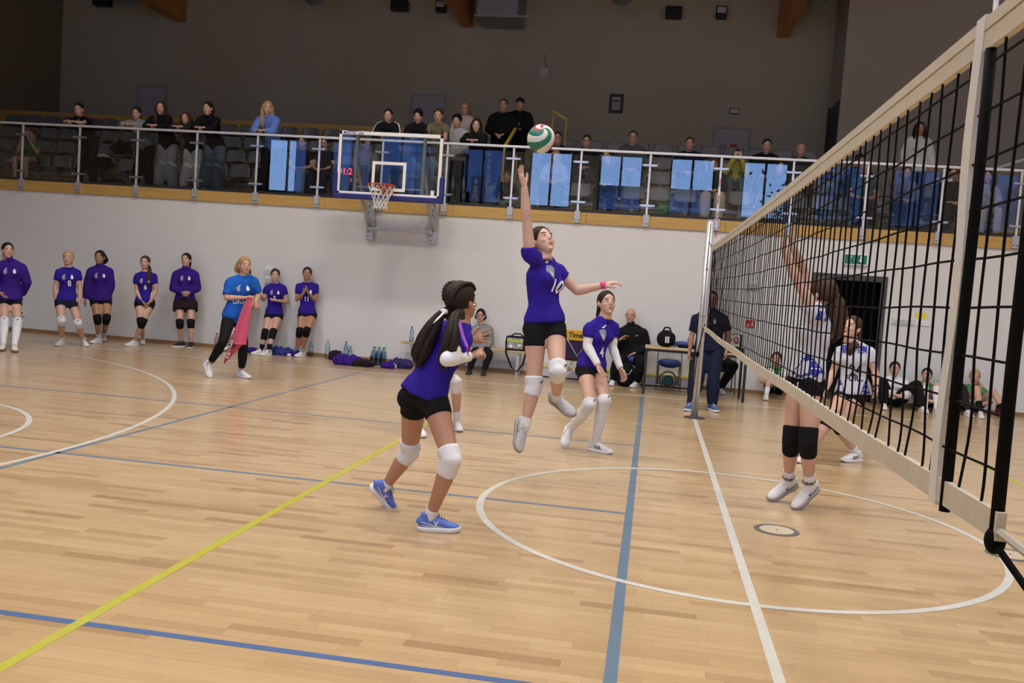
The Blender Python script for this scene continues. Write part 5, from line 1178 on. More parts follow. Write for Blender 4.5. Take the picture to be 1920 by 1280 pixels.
S = dict(pe=(189,560), ne=(187,500,0), hc=(187,481,0), shR=(169,505,0), elR=(163,535,0), wrR=(160,561,-1), shL=(206,505,0), elL=(209,535,0), wrL=(202,560,-1), hiR=(178,562,0), hiL=(200,562,0), knR=(183,598,-1), anR=(185,634,'g'), toR=(184,644,'0'), knL=(200,597,-1), anL=(194,630,'g'), toL=(200,640,'0'))
J = J_px(8.45, 1.74, S); J['toR'] = J['anR']+Vector((-.02,-.14,-.06)); J['toL'] = J['anL']+Vector((.09,-.11,-.06))
person(J, 'substitute in purple jacket with wavy bob and black kneepads between numbers 8 and 6', 'tan', 'black', 'bob', (.25,-.95,.06), jacket, dict(shorts, len=.34), dict(padb, up=.16, dn=.22), dict(m=C['white'], top=.74), SHOES['white'], crest=True)
S = dict(pe=(271,566), ne=(272,511,0), hc=(272,491,0), shR=(256,515,0), elR=(255,546,0), wrR=(268,566,-1), shL=(290,515,0), elL=(293,546,0), wrL=(280,566,-1), hiR=(261,567,0), hiL=(282,567,0), knR=(264,603,-1), anR=(268,636,'g'), toR=(274,645,'0'), knL=(268,604,-1), anL=(252,640,'g'), toL=(247,650,'0'))
J = J_px(8.5, 1.66, S); J['toR'] = J['anR']+Vector((.07,-.12,-.06)); J['toL'] = J['anL']+Vector((-.05,-.13,-.06))
person(J, 'substitute number 6 with a long brown ponytail over her shoulder, legs crossed', 'fair', 'brown', 'sidetail', (.25,-.95,.05), purple, shorts, dict(padb, up=.16, dn=.26), dict(m=C['white'], top=.93), SHOES['white'], num=[('6', .12, -.01, .50, wprint)], crest=True)
S = dict(pe=(347,562), ne=(348,506,0), hc=(349,486,0), shR=(329,511,0), elR=(324,540,0), wrR=(342,549,-1), shL=(367,511,0), elL=(371,540,0), wrL=(354,549,-1), hiR=(337,566,0), hiL=(358,566,0), knR=(337,606,-1), anR=(340,642,'g'), toR=(336,652,'0'), knL=(358,606,-1), anL=(359,644,'g'), toL=(362,654,'0'))
J = J_px(9.0, 1.74, S); J['toR'] = J['anR']+Vector((-.05,-.13,-.06)); J['toL'] = J['anL']+Vector((.04,-.14,-.06))
person(J, 'substitute in purple jacket and dark skirt with folded hands against the wall', 'fair', 'black', 'pony', (.1,-.98,.05), jacket, dict(m=C['plum'], kind='skirt', len=.42), dict(padb, up=.16, dn=.24), None, SHOES['navy'], crest=True)
# coach striding with a pink top
S = dict(pe=(440,593), ne=(456,519,0), hc=(459,496,0), shR=(432,525,-1), elR=(424,558,-1), wrR=(459,558,-1), haR=(472,556,0), shL=(477,524,1), elL=(484,553,0), wrL=(479,566,-1), haL=(481,572,0), hiR=(430,596,-1), hiL=(449,596,1), knR=(418,641,-1), anR=(393,682,1), toR=(399,702,-1), knL=(457,647,-1), anL=(452,696,'g'), toL=(468,708,'0'))
J = J_px(5.45, 1.72, S); J['toL'] = J['anL']+Vector((.14,-.06,-.06)); J['footR'] = (.12,-.10,-.16); J['toR'] = J['anR']+Vector((.05,-.05,-.13))
person(J, 'coach in bright blue shirt and black leggings striding with a pink garment', 'pink', 'blond', 'bob', (.70,-.70,.08), dict(m=C['cobalt'], loose=.03, hem=-.16, slen=.85, fold=.013), dict(m=C['black'], kind='pants', loose=.004, len=.86), None, dict(m=C['lgrey'], top=.93), dict(m=sw, sole=ssole), None, ('grip','grip'), ((.3,.5,-.5),(-.3,.5,-.5)), num=[('UKS', .11, .02, .40, mat('print_silver', (.45,.5,.6), .6))], crest=True)
wr = J['wrR']; wl_ = J['wrL']
tw = MB(); n, m_ = 18, 24; v = []
a0 = lerp(J['haR'], J['haL'], .4)+Vector((-.02,-.10,.04))
for i in range(n+1):
    t = i/n
    for k in range(m_):
        th = 2*math.pi*k/m_; w_ = .03+.125*t**.7; lf = .5-.5*math.cos(th); cx = -.15*t
        v.append(a0+Vector((cx + w_*math.cos(th), -.04*t+(.016+.030*t)*math.sin(th)*(1+.45*math.sin(5*th+1.5*t)) + .014*t*math.sin(7*th), -(.66+.30*lf*max(0, math.cos(th-math.pi))**2)*t)))
f = [(i*m_+k, i*m_+(k+1) % m_, (i+1)*m_+(k+1) % m_, (i+1)*m_+k) for i in range(n) for k in range(m_)] + [tuple(range(m_)), tuple(n*m_+k for k in reversed(range(m_)))]
pink = cloth('pink', (.60,.10,.17), .85, .5); tw.add([p-a0 for p in v], f); two = tw.build('pink_garment', pink, smooth=True); two.location = a0
tag(two, 'pink sweatshirt hanging from the hands of the coach', 'garment')
vv = np.array([tuple(p) for p in v]); decal(two, 'white_lettering', 'vamos', .11, wprint, vv, [list(q) for q in f], a0, a0+Vector((-.235,-.05,-.74)), Vector((.25,.0,.96)), Vector((-.96,0,.25)), .02, 1.0)
# substitute mostly hidden behind the coach
S = dict(pe=(450,585), ne=(459,533,0), hc=(462,512,0), shR=(444,538,0), elR=(440,566,0), wrR=(447,586,-1), shL=(474,538,0), elL=(475,566,0), wrL=(466,586,-1), hiR=(443,588,0), hiL=(460,588,0), knR=(437,624,-1), anR=(429,650,'g'), toR=(426,660,'0'), knL=(457,625,-1), anL=(458,652,'g'), toL=(460,662,'0'))
J = J_px(9.05, 1.55, S); J['toR'] = J['anR']+Vector((-.04,-.13,-.06)); J['toL'] = J['anL']+Vector((.02,-.14,-.06))
person(J, 'substitute hidden behind the coach with one white kneepad showing', 'fair', 'dark', 'bun', (.2,-.95,.05), purple, shorts, dict(padw, up=.15, dn=.2), dict(m=C['lgrey'], top=.88), SHOES['gum'])
S = dict(pe=(514,588), ne=(516,533,0), hc=(516,515,0), shR=(500,537,0), elR=(494,562,0), wrR=(487,552,-1), haR=(484,548,0), shL=(533,537,0), elL=(538,566,0), wrL=(519,563,-1), haL=(511,562,0), hiR=(505,590,0), hiL=(523,590,0), knR=(497,624,-1), anR=(490,656,'g'), toR=(482,666,'0'), knL=(512,623,-1), anL=(503,658,'g'), toL=(497,668,'0'))
J = J_px(9.18, 1.64, S); J['toR'] = J['anR']+Vector((-.10,-.11,-.06)); J['toL'] = J['anL']+Vector((-.06,-.13,-.06))
person(J, 'substitute number 5 leaning on the wall beside the coach, hands half raised', 'fair', 'dark', 'bun', (.35,-.9,.05), purple, dict(shorts, len=.28, mark=('L', .2)), dict(padb, up=.16, dn=.40), dict(m=C['black'], top=.66), SHOES['white'], None, ('relax','relax'), ((0,-.5,.8),(0,-.5,.8)), num=[('5', .12, -.0, .52, wprint)], crest=True)
S = dict(pe=(576,588), ne=(576,531,0), hc=(576,512,0), shR=(559,535,0), elR=(556,562,0), wrR=(570,549,-1), haR=(574,541,0), shL=(593,535,0), elL=(592,562,0), wrL=(578,549,-1), haL=(574,541,0), hiR=(567,590,0), hiL=(586,590,0), knR=(562,621,-1), anR=(556,659,'g'), toR=(549,670,'0'), knL=(575,620,-1), anL=(567,660,'g'), toL=(562,672,'0'))
J = J_px(9.18, 1.66, S); J['toR'] = J['anR']+Vector((-.08,-.12,-.06)); J['toL'] = J['anL']+Vector((-.05,-.13,-.06))
person(J, 'substitute number 11 leaning on the wall with clasped hands, rightmost of the line', 'tan', 'dark', 'bun', (.30,-.92,.05), purple, dict(shorts, len=.26), dict(padb, up=.14, dn=.24), dict(m=C['lgrey'], top=.78), SHOES['white'], None, ('relax','relax'), ((-1,0,.3),(1,0,.3)), num=[('11', .12, .01, .48, wprint)], crest=True)

# seated people by the wall
S = dict(pe=(903,655), ne=(902,609,0), hc=(901,590,0), shR=(887,615,0), elR=(884,640,0), wrR=(893,655,-1), shL=(919,615,0), elL=(921,640,0), wrL=(910,656,-1), hiR=(895,657,0), hiL=(911,657,0), knR=(888,664,-1), anR=(881,692,'g'), toR=(878,698,'0'), knL=(917,664,-1), anL=(908,694,'g'), toL=(908,700,'0'))
J = J_px(9.15, 1.60, S); J['toR'] = J['anR']+Vector((0,-.14,-.06)); J['toL'] = J['anL']+Vector((.01,-.14,-.06))
person(J, 'woman with short black hair and glasses in a glittery grey top on the bench', 'pink', 'black', 'bob', (.05,-1,.0), dict(m=mat('cloth_sequin', (.22,.225,.24), .45, metal=.2, bump=.6, bscale=90), sleeve='long', loose=.02, hem=-.1), dict(m=C['black'], kind='pants', loose=.012), None, None, SHOES['black'], glasses=True, male_bulk=1.0)
S = dict(pe=(1184,672), ne=(1184,611,0), hc=(1182,590,-1), shR=(1161,620,0), elR=(1157,652,0), wrR=(1163,636,-1), haR=(1172,630,0), shL=(1208,620,0), elL=(1212,652,0), wrL=(1190,662,-1), haL=(1178,668,0), hiR=(1173,674,0), hiL=(1196,674,0), knR=(1156,680,-1), anR=(1150,712,'g'), toR=(1147,720,'0'), knL=(1203,680,-1), anL=(1194,716,'g'), toL=(1188,726,'0'))
J = J_px(9.1, 1.80, S); J['toR'] = J['anR']+Vector((-.02,-.14,-.06)); J['toL'] = J['anL']+Vector((-.06,-.13,-.06))
ro, bM, shM = person(J, 'bald man with grey goatee in a black tracksuit sitting beside the table', 'pink', 'grey', 'bald', (-.1,-1,-.05), dict(m=C['black'], sleeve='long', loose=.03, hem=-.1, collar=True, name='jacket', fold=.012), dict(m=C['black'], kind='pants', loose=.02), None, None, SHOES['white'], None, ('relax','relax'), ((.2,-.3,-1),(.2,-.3,-1)), male=True)
hf = frame((-.1,-1,-.05)); hcM = J['hc']
bd = MB(); bd.ball(hcM+hf @ Vector((0,.078,-.085))-bM, .030, .020, .026); bd.build('goatee', HAIR['grey'], ro, smooth=True)
decal([o for o in ro.children if o.name.startswith('jacket')][0], 'maker_mark', None, 0, wprint, shM[0], shM[1], bM, J['pe']+(J['ne']-J['pe'])*.72-(J['shR']-J['shL']).normalized()*.09+Vector((0,-.05,0)), Vector((1,0,0)), Vector((0,0,1)), shape=disc_shape([swoosh(1)]))
# referee at the post
S = dict(pe=(1329,655), ne=(1332,582,0), hc=(1335,560,0), shR=(1305,594,0), elR=(1297,630,0), wrR=(1293,660,0), shL=(1358,594,0), elL=(1366,628,0), wrL=(1362,656,0), hiR=(1318,658,0), hiL=(1341,658,0), knR=(1309,708,-1), anR=(1296,757,'g'), toR=(1288,768,'0'), knL=(1338,710,-1), anL=(1335,758,'g'), toL=(1339,768,'0'))
J = J_px(6.75, 1.80, S); J['toR'] = J['anR']+Vector((-.06,-.14,-.06)); J['toL'] = J['anL']+Vector((.05,-.14,-.06))
person(J, 'official in navy polo shirt and trousers standing behind the far net post', 'tan', 'dark', 'crop', (.05,-1,.0), dict(m=C['navy'], loose=.025, hem=-.05, slen=.75, collar=True, name='polo_shirt'), dict(m=C['navy'], kind='pants', loose=.014, wide=.015), None, None, SHOES['navyblue'], None, ('fist','relax'), male=True, crest=True)
S = dict(pe=(1345,676), ne=(1338,622,0), hc=(1337,602,0), shR=(1322,630,0), elR=(1318,655,0), wrR=(1330,668,-1), shL=(1355,630,0), elL=(1358,655,0), wrL=(1352,668,-1), hiR=(1336,678,0), hiL=(1354,678,0), knR=(1338,684,-1), anR=(1334,724,'g'), toR=(1330,738,'0'), knL=(1376,686,-1), anL=(1350,728,'g'), toL=(1352,742,'0'))
J = J_px(9.05, 1.70, S); J['toR'] = J['anR']+Vector((-.03,-.14,-.06)); J['toL'] = J['anL']+Vector((.04,-.14,-.06))
person(J, 'scorer in dark trousers and white shoes sitting behind the official', 'fair', 'dark', 'short', (0,-1,-.1), dict(m=C['charcoal'], sleeve='long', loose=.03, hem=-.08), dict(m=C['black'], kind='pants', loose=.02), None, dict(m=C['white'], top=.8), SHOES['white'], male=True)

# green team sitting on the floor along the wall
def floor_sit(px, hpy, h, label, shirt, bot, hair, style, skin, feet, knees, pads=None, socks=None, shoes='white', hd=(-.2,-.97,.05), hands='relax', Yh=9.12):
    s = h/1.7; hc = at(px, hpy, Yh); J = {'s': s, 'hc': hc, 'ne': hc+Vector((0,.02,-.165*s)), 'pe': Vector((hc.x+.01, Yh+.05, .13))}; J['ne'].y = Yh+.03
    for x, sx in (('R',-1),('L',1)):
        J['sh'+x] = J['ne']+Vector((sx*.17*s, -.01, -.045*s)); J['hi'+x] = J['pe']+Vector((sx*.09*s, -.02, 0))
        fx, fy = feet[0 if sx < 0 else 1]; J['an'+x] = Vector((hc.x+fx, Yh+fy, .085*s)); kx, kz = knees[0 if sx < 0 else 1]
        J['kn'+x] = Vector((hc.x+kx, Yh-.30*s, kz)); J['to'+x] = J['an'+x]+Vector((sx*.02,-.14,-.05))
        J['el'+x] = J['sh'+x]+Vector((sx*.07*s, -.17*s, -.19*s)); J['wr'+x] = Vector((hc.x+sx*.07, Yh-.40*s, J['el'+x].z+.0)); J['ha'+x] = J['wr'+x]+Vector((-sx*.14,-.05,-.02))
    return person(J, label, skin, hair, style, hd, shirt, bot, pads, socks, SHOES[shoes], None, (hands, hands), ((0,.3,-1),(0,.3,-1)))
greent = dict(m=C['green'], loose=.014, hem=-.02); 
floor_sit(1456, 672, 1.66, 'girl in green shirt sitting on the floor left of the doorway behind the net', greent, shorts, 'brown', 'pony', 'fair', ((-.18,-.52),(.20,-.40)), ((-.12,.44),(.10,.46)), dict(padw), dict(m=C['white'], top=.72))
floor_sit(1678, 690, 1.70, 'girl in white hooded top and black trousers sitting on the floor by the doorway', dict(m=C['white'], sleeve='long', loose=.035, hem=0, collar=True, name='hoodie', fold=.014), dict(m=C['black'], kind='pants', loose=.03), 'dark', 'pony', 'fair', ((-.22,-.42),(.36,-.42)), ((-.25,.42),(.28,.42)), shoes='white')
floor_sit(1738, 702, 1.62, 'girl in green with tall white socks hugging her knees on the floor', greent, shorts, 'dark', 'bun', 'fair', ((-.10,-.44),(.06,-.46)), ((-.10,.43),(.08,.44)), None, dict(m=C['white'], top=.06), hd=(-.35,-.93,.1))
floor_sit(1776, 708, 1.62, 'girl in green mostly hidden behind the white side tape of the net', greent, dict(m=C['charcoal'], kind='pants'), 'brown', 'pony', 'fair', ((-.08,-.46),(.22,-.44)), ((-.08,.42),(.16,.45)), None, None)
floor_sit(1828, 705, 1.66, 'girl in green with black ankle socks at the right end of the seated row', greent, shorts, 'lblond', 'sidetail', 'fair', ((-.03,-.50),(.36,-.46)), ((-.05,.44),(.20,.42)), None, dict(m=C['black'], top=.55), hd=(-.2,-.97,-.1))
# ------------------------------------------------------------------ spectators on the gallery
def tee(c, **k): return dict(dict(m=C[c], loose=.02, hem=-.08, fold=.010), **k)
def hood(c, **k): return dict(dict(m=C[c], sleeve='long', loose=.032, hem=-.10, fold=.012), **k)
def trs(c, **k): return dict(dict(m=C[c], kind='pants', loose=.016), **k)
def rail_person(px, hpy, h, label, shirt, bot, hair, style, skin='fair', hd=(.15,-.95,-.22), Yh=9.62, grp=None, num=None, male=False, shoes='white', elb=.185, hands='grip', glasses=False):
    s = h/1.7; hc = at(px, hpy, Yh); zr = 4.055; J = {'s': s, 'hc': hc, 'ne': hc+Vector((0,.045,-.160*s)), 'pe': Vector((hc.x, 9.98, FLR2+.90*s))}
    for x, sx in (('R',-1),('L',1)):
        J['sh'+x] = J['ne']+Vector((sx*.165*s, .0, -.035*s)); J['el'+x] = Vector((hc.x+sx*elb, 9.47, max(zr+.01, J['sh'+x].z-.27*s))); J['wr'+x] = Vector((hc.x+sx*.085, 9.36, zr+.02)); J['ha'+x] = J['wr'+x]+Vector((-sx*.12,-.02,.0))
        J['hi'+x] = J['pe']+Vector((sx*.09*s,0,-.02)); J['kn'+x] = Vector((hc.x+sx*.10, 9.93, FLR2+.49*s)); J['an'+x] = Vector((hc.x+sx*.11, 9.93+.08*sx, FLR2+.085*s)); J['to'+x] = J['an'+x]+Vector((sx*.03,-.14,-.06))
    return person(J, label, skin, hair, style, hd, shirt, bot, None, None, SHOES[shoes], None, (hands, hands), ((0,.2,-1),(0,.2,-1)), detail=False, num=num, male=male, glasses=glasses)
rail_person(148, 204, 1.66, 'dark haired spectator in black printed t-shirt leaning at the left of the railing', tee('black'), trs('black', wide=.02), 'black', 'crop', 'fair', num=[('VOLLEY', .05, 0, .66, gprint)], male=True)
rail_person(256, 211, 1.62, 'girl in grey sweatshirt leaning on the railing, leftmost of four girls', hood('grey'), trs('black', wide=.03), 'dark', 'pony')
rail_person(301, 200, 1.68, 'girl with very long brown hair in black top and grey sweatpants at the railing', hood('black'), trs('lgrey', wide=.045), 'brown', 'long', hd=(.35,-.9,-.2))
rail_person(348, 220, 1.58, 'girl in black top and pale grey trousers between two taller girls at the railing', hood('charcoal'), trs('offwhite', wide=.03), 'auburn', 'long')
rail_person(390, 202, 1.72, 'girl in black hooded sweatshirt and loose jeans, rightmost of the four girls', hood('black', collar=True), trs('jeans', wide=.06), 'black', 'pony', hd=(-.1,-.97,-.15))
rail_person(502, 201, 1.74, 'girl with long blonde hair in light blue sweater leaning alone at the railing', hood('skyblue'), trs('black', wide=.09), 'lblond', 'long', hd=(.4,-.88,-.15))
rail_person(728, 215, 1.66, 'girl in black track jacket with white shoulder stripes above the backboard', hood('black'), trs('black'), 'dark', 'bun')
ro = [o for o in COL.objects if o.name.startswith('person') and o.type == 'EMPTY'][-1]; jk = [o for o in ro.children if o.name.startswith('shirt')][0]
hx = at(728, 215, 9.62)
for sx in (-1, 1):
    st_ = MB()
    for d in (-.015, .012): st_.tube([hx+Vector((sx*(.12+d*.3), .03+d, -.118))-ro.location, hx+Vector((sx*(.20+d*.3), .02+d, -.155))-ro.location, hx+Vector((sx*(.247), -.03+d, -.27))-ro.location, hx+Vector((sx*(.265), -.09+d, -.36))-ro.location], .006, 5)
    st_.build('sleeve_stripes', wprint, jk)
rail_person(784, 216, 1.66, 'youth in black hooded top with hood up and white number 14', hood('black'), trs('grey', wide=.04), 'black', 'hood', 'fair', num=[('14', .12, 0, .56, wprint)], hd=(0,-.95,-.3))
rail_person(822, 215, 1.70, 'boy in olive t-shirt looking down over the railing', tee('olive'), trs('grey', wide=.03), 'brown', 'short', 'pink', male=True, hd=(.1,-.93,-.3))
rail_person(893, 233, 1.60, 'girl with long dark hair in black with folded hands at the railing', hood('black'), trs('navy'), 'dark', 'long', Yh=9.62)
def stand(px, hpy, Y, z0, h, label, shirt, bot, hair, style, skin='fair', hd=(0,-1,-.1), male=True, arms='front', glasses=False, shoes='black', bulk=1.0):
    s = h/1.7; hc = at(px, hpy, Y); J = {'s': s, 'hc': hc, 'ne': hc+Vector((0,.03,-.165*s)), 'pe': Vector((hc.x, Y+.03, z0+.90*s))}
    for x, sx in (('R',-1),('L',1)):
        J['sh'+x] = J['ne']+Vector((sx*(.19 if male else .165)*s, 0, -.04*s)); J['el'+x] = J['sh'+x]+Vector((sx*.07*s, -.02, -.27*s))
        J['wr'+x] = Vector((hc.x+sx*.07, Y-.20, J['pe'].z+.06)) if arms == 'front' else J['el'+x]+Vector((sx*.01,-.10,-.22*s))
        J['hi'+x] = J['pe']+Vector((sx*.09*s,0,-.02)); J['kn'+x] = Vector((hc.x+sx*.10, Y-.01, z0+.49*s)); J['an'+x] = Vector((hc.x+sx*.12, Y+.03, z0+.085*s)); J['to'+x] = J['an'+x]+Vector((sx*.03,-.14,-.06))
    return person(J, label, skin, hair, style, hd, shirt, bot, None, None, SHOES[shoes], None, ('grip','grip'), ((0,.3,-1),(0,.3,-1)), detail=False, male=male, glasses=glasses, male_bulk=bulk)
stand(857, 226, 10.05, FLR2, 1.72, 'boy in dark beanie and grey hooded top at the railing', hood('lgrey'), trs('black'), 'black', 'beanie', 'fair', male=True, hd=(0,-.97,-.2), shoes='white')
stand(872, 203, 11.3, FLR2+.4, 1.76, 'blonde woman with glasses in a check shirt standing behind the leaning teenagers', hood('pinkgrey'), trs('black'), 'blond', 'bob', 'pink', male=False, glasses=True)
stand(944, 196, 11.72, FLR2+.6, 1.83, 'tall grey haired man in black sweater with clasped hands in the aisle', hood('black'), trs('black'), 'brown', 'crop', 'pink')
stand(975, 194, 12.12, FLR2+.8, 1.80, 'bearded man in black cap and black jacket beside the grey haired man', hood('black'), trs('black'), 'black', 'cap', 'pink')
stand(1725, 240, 11.45, FLR2+.4, 1.74, 'dark haired woman in cream sweater standing right, seen through the net', hood('pinkgrey', m=C['offwhite']), trs('black'), 'black', 'long', 'tan', male=False, arms='side')
def sit(px, hpy, row, h, label, shirt, bot, hair, style, skin='fair', hd=(0,-1,-.12), male=False, glasses=False, arms='lap', shoes='white', dy=0):
    s = h/1.7; Ys, z0, _n = rows[row]; hc = at(px, hpy, Ys-.08+dy); J = {'s': s, 'hc': hc, 'ne': hc+Vector((0,.04,-.165*s)), 'pe': Vector((hc.x, Ys+.0, z0+.53))}
    for x, sx in (('R',-1),('L',1)):
        J['sh'+x] = J['ne']+Vector((sx*(.185 if male else .165)*s, 0, -.04*s)); J['hi'+x] = J['pe']+Vector((sx*.09*s,-.02,0)); J['kn'+x] = Vector((hc.x+sx*.13, Ys-.41*s, z0+.53)); J['an'+x] = Vector((hc.x+sx*.13, Ys-.40*s, z0+.085*s)); J['to'+x] = J['an'+x]+Vector((sx*.03,-.14,-.06))
        if arms == 'face': J['el'+x] = J['sh'+x]+Vector((sx*.06,-.16,-.20)); J['wr'+x] = hc+Vector((sx*.05,-.22,-.06)); J['ha'+x] = J['wr'+x]+Vector((-sx*.03,.02,.14))
        else: J['el'+x] = J['sh'+x]+Vector((sx*.06,-.07,-.26*s)); J['wr'+x] = Vector((hc.x+sx*.09, Ys-.29, z0+.645)); J['ha'+x] = J['wr'+x]+Vector((-sx*.10,-.10,.0))
    return person(J, label, skin, hair, style, hd, shirt, bot, None, None, SHOES[shoes], None, ('grip','grip') if arms == 'lap' else ('relax','relax'), ((0,.2,-1),(0,.2,-1)) if arms == 'lap' else ((0,1,0),(0,1,0)), detail=False, male=male, glasses=glasses)
sit(60, 252, 0, 1.64, 'girl in dark top hiding her mouth, seated at the far left of the gallery', tee('green'), dict(shorts), 'brown', 'pony', arms='face')
sit(567, 266, 0, 1.76, 'young man in black t-shirt and jeans seated left of the backboard', tee('black'), trs('jeans', wide=.03), 'brown', 'short', male=True)
sit(609, 268, 0, 1.64, 'woman in dark patterned dress seated just left of the backboard', tee('navy'), trs('navy'), 'dark', 'pony')
sit(687, 271, 0, 1.72, 'person in grey top seated behind the basketball backboard', hood('grey'), trs('dgrey'), 'brown', 'short', male=True, hd=(.7,-.7,-.1))
sit(1042, 292, 0, 1.66, 'blonde woman with glasses in lilac sweater seated under the ball', hood('lilac'), trs('charcoal', wide=.02), 'blond', 'long', 'pink', glasses=True, hd=(.3,-.93,-.1))
sit(1139, 291, 0, 1.66, 'woman in black seated in the front row right of the lilac sweater', hood('black'), trs('black'), 'dark', 'pony', hd=(-.4,-.9,-.1))
sit(1046, 258, 1, 1.78, 'man in black mostly hidden behind the volleyball', hood('black'), trs('charcoal'), 'dark', 'crop', 'pink', male=True, glasses=True)
sit(1100, 264, 1, 1.78, 'man with dark hair in black jacket seated behind the railing right of the ball', hood('black'), trs('navy'), 'black', 'crop', 'pink', male=True, glasses=True)
sit(1187, 256, 1, 1.84, 'man with glasses in dark grey cardigan seated upright behind the railing', hood('dgrey'), trs('jeans'), 'brown', 'crop', 'pink', male=True, glasses=True)
sit(1293, 268, 1, 1.80, 'man with short hair in dark jacket seated behind reflected tree branches', hood('navy'), trs('navy'), 'brown', 'crop', 'pink', male=True)
sit(1340, 306, 0, 1.66, 'long haired woman in black and cream trousers seated behind the far antenna', hood('black'), trs('beige', wide=.03), 'auburn', 'long', hd=(-.3,-.9,-.3))
sit(1382, 290, 1, 1.50, 'girl in yellow top holding a phone up to her face', tee('yellow', sleeve='long'), trs('jeans'), 'dark', 'long', arms='face')
sit(1438, 272, 1, 1.82, 'bearded man in black seated left of the balding man', hood('black'), trs('black'), 'black', 'crop', 'pink', male=True)
sit(1461, 312, 0, 1.66, 'long haired woman in dark jacket and jeans seated in the front row', hood('charcoal'), trs('jeans', wide=.03), 'black', 'long', hd=(.4,-.9,-.1))
sit(1502, 280, 1, 1.78, 'balding man in dark jacket behind the sloping net tape', hood('charcoal'), trs('black'), 'brown', 'bald', 'pink', male=True)
sit(1612, 300, 1, 1.78, 'spectator in black behind the net tape', hood('black'), trs('black'), 'black', 'short', 'pink', male=True)
sit(1622, 318, 0, 1.70, 'grey haired spectator in teal shirt seen through the net', tee('teal'), trs('navy'), 'grey', 'short', 'pink', male=True)
sit(1700, 322, 0, 1.66, 'woman in striped top with hands folded, seen through the net', tee('stripes', sleeve='long'), trs('navy'), 'auburn', 'bob', 'pink')
sit(1786, 325, 0, 1.76, 'spectator in a long dark coat behind the white side tape', hood('black', hem=-.4), trs('black'), 'black', 'short', 'pink', male=True)
sit(1852, 330, 0, 1.66, 'woman in pale top at the right picture edge behind the net', hood('lgrey'), trs('beige'), 'dark', 'long', 'fair', hd=(-.3,-.9,0))
# child sitting cross-legged on the gallery floor
s = .80; hc = at(951, 330, 9.85); J = {'s': s, 'hc': hc, 'ne': hc+Vector((0,.03,-.15*s)), 'pe': Vector((hc.x-.03, 9.98, FLR2+.12))}
for x, sx in (('R',-1),('L',1)):
    J['sh'+x] = J['ne']+Vector((sx*.16*s,0,-.035*s)); J['hi'+x] = J['pe']+Vector((sx*.09*s,-.02,0)); J['kn'+x] = J['pe']+Vector((sx*.30*s,-.22*s,.04)); J['an'+x] = J['pe']+Vector((-sx*.08*s,-.36*s,-.03)); J['to'+x] = J['an'+x]+Vector((-sx*.10,-.04,-.02)); J['el'+x] = J['sh'+x]+Vector((sx*.07,-.05,-.21*s)); J['wr'+x] = J['pe']+Vector((sx*.10,-.22,.10))
J['air'] = True
person(J, 'child in black top and pale jeans sitting cross-legged on the gallery floor', 'fair', 'brown', 'pony', (0,-1,-.05), tee('black', sleeve='long'), trs('jeans', m=C['lgrey']), None, None, SHOES['navy'], detail=False)
# bags and coats on the seats
def heap(name, label, cat, c, rx, ry, h, m_, seed=0, amp=.03, group=None, n=4):
    rnd = random.Random(seed); b = MB(); b.ball((0,0,h*.35), rx*.8, ry*.8, h*.5, 16, 10)
    for k in range(n): a = rnd.random()*6.28; b.ball((rx*.5*math.cos(a), ry*.4*math.sin(a), h*(.2+.25*rnd.random())), rx*(.35+.2*rnd.random()), ry*.5, h*(.3+.25*rnd.random()))
    v, f = remesh(b, max(.012, h*.06), 3); v = fold(v, f, amp*2.2, 14, seed); v = fold(v, f, amp*.9, 34, seed+3); v[:,2] = np.maximum(v[:,2], 0)
    o = link(name, mesh_np(name, v, f, m_)); o.location = c; return tag(o, label, cat, group)
q = at(192, 300, 10.85); heap('coat_heap', 'dark coats with a white lining piled on a gallery seat', 'coats', (q.x, 10.8, FLR2+.44), .34, .2, .26, C['black'], 2)
q = at(192, 290, 10.7); heap('white_scarf', 'white scarf on top of the dark coats in the gallery', 'scarf', (q.x, 10.7, FLR2+.66), .16, .10, .07, C['white'], 5, .015)
q = at(225, 270, 11.6); heap('coat_heap', 'black jacket thrown over a second row seat behind the girls', 'coat', (q.x, 11.66, FLR2+.84), .22, .18, .34, C['black'], 9)
q = at(28, 300, 10.85); heap('pink_jumper', 'pink patterned jumper lying on a front gallery seat at the left', 'jumper', (q.x, 10.8, FLR2+.44), .18, .15, .10, mat('cloth_pinkish', (.45,.22,.28), .9, var=.4, vscale=40), 4, .02)
q = at(205, 345, 10.2); heap('dark_bag', 'black bag lying on the gallery floor between the standing girls', 'bag', (q.x, 10.3, FLR2+.005), .30, .18, .22, C['black'], 12)
q = at(1245, 370, 10.3); heap('tote_bag', 'green and white patterned tote bag on the gallery floor', 'bag', (q.x, 10.4, FLR2+.005), .16, .12, .36, mat('cloth_tote', (.07,.20,.12), .9, var=.8, vscale=25), 14, .02)
# scoreboard with red digits behind the backboard
sb = at(655, 320, 10.25); o = tag(empty('score_display', (sb.x, 10.25, FLR2)), 'black electronic scoreboard with glowing red digits behind the backboard', 'scoreboard')
MB().box(-.36,.36,-.05,.05,.33,.72).build('case', black, o, bevel=.01); led = emit('led_red', (1,.03,.03), 5)
flat_text('digits', '01:21', .17, led, (-.02,-.052,.58), (1,0,0), (0,0,1), o, .01); flat_text('digits', '1 88', .09, led, (.12,-.052,.42), (1,0,0), (0,0,1), o, .01)
for x in (-.25,.25): MB().box(x-.02,x+.02,-.12,.12,0,.33).build('stand_leg', dark_m, o)
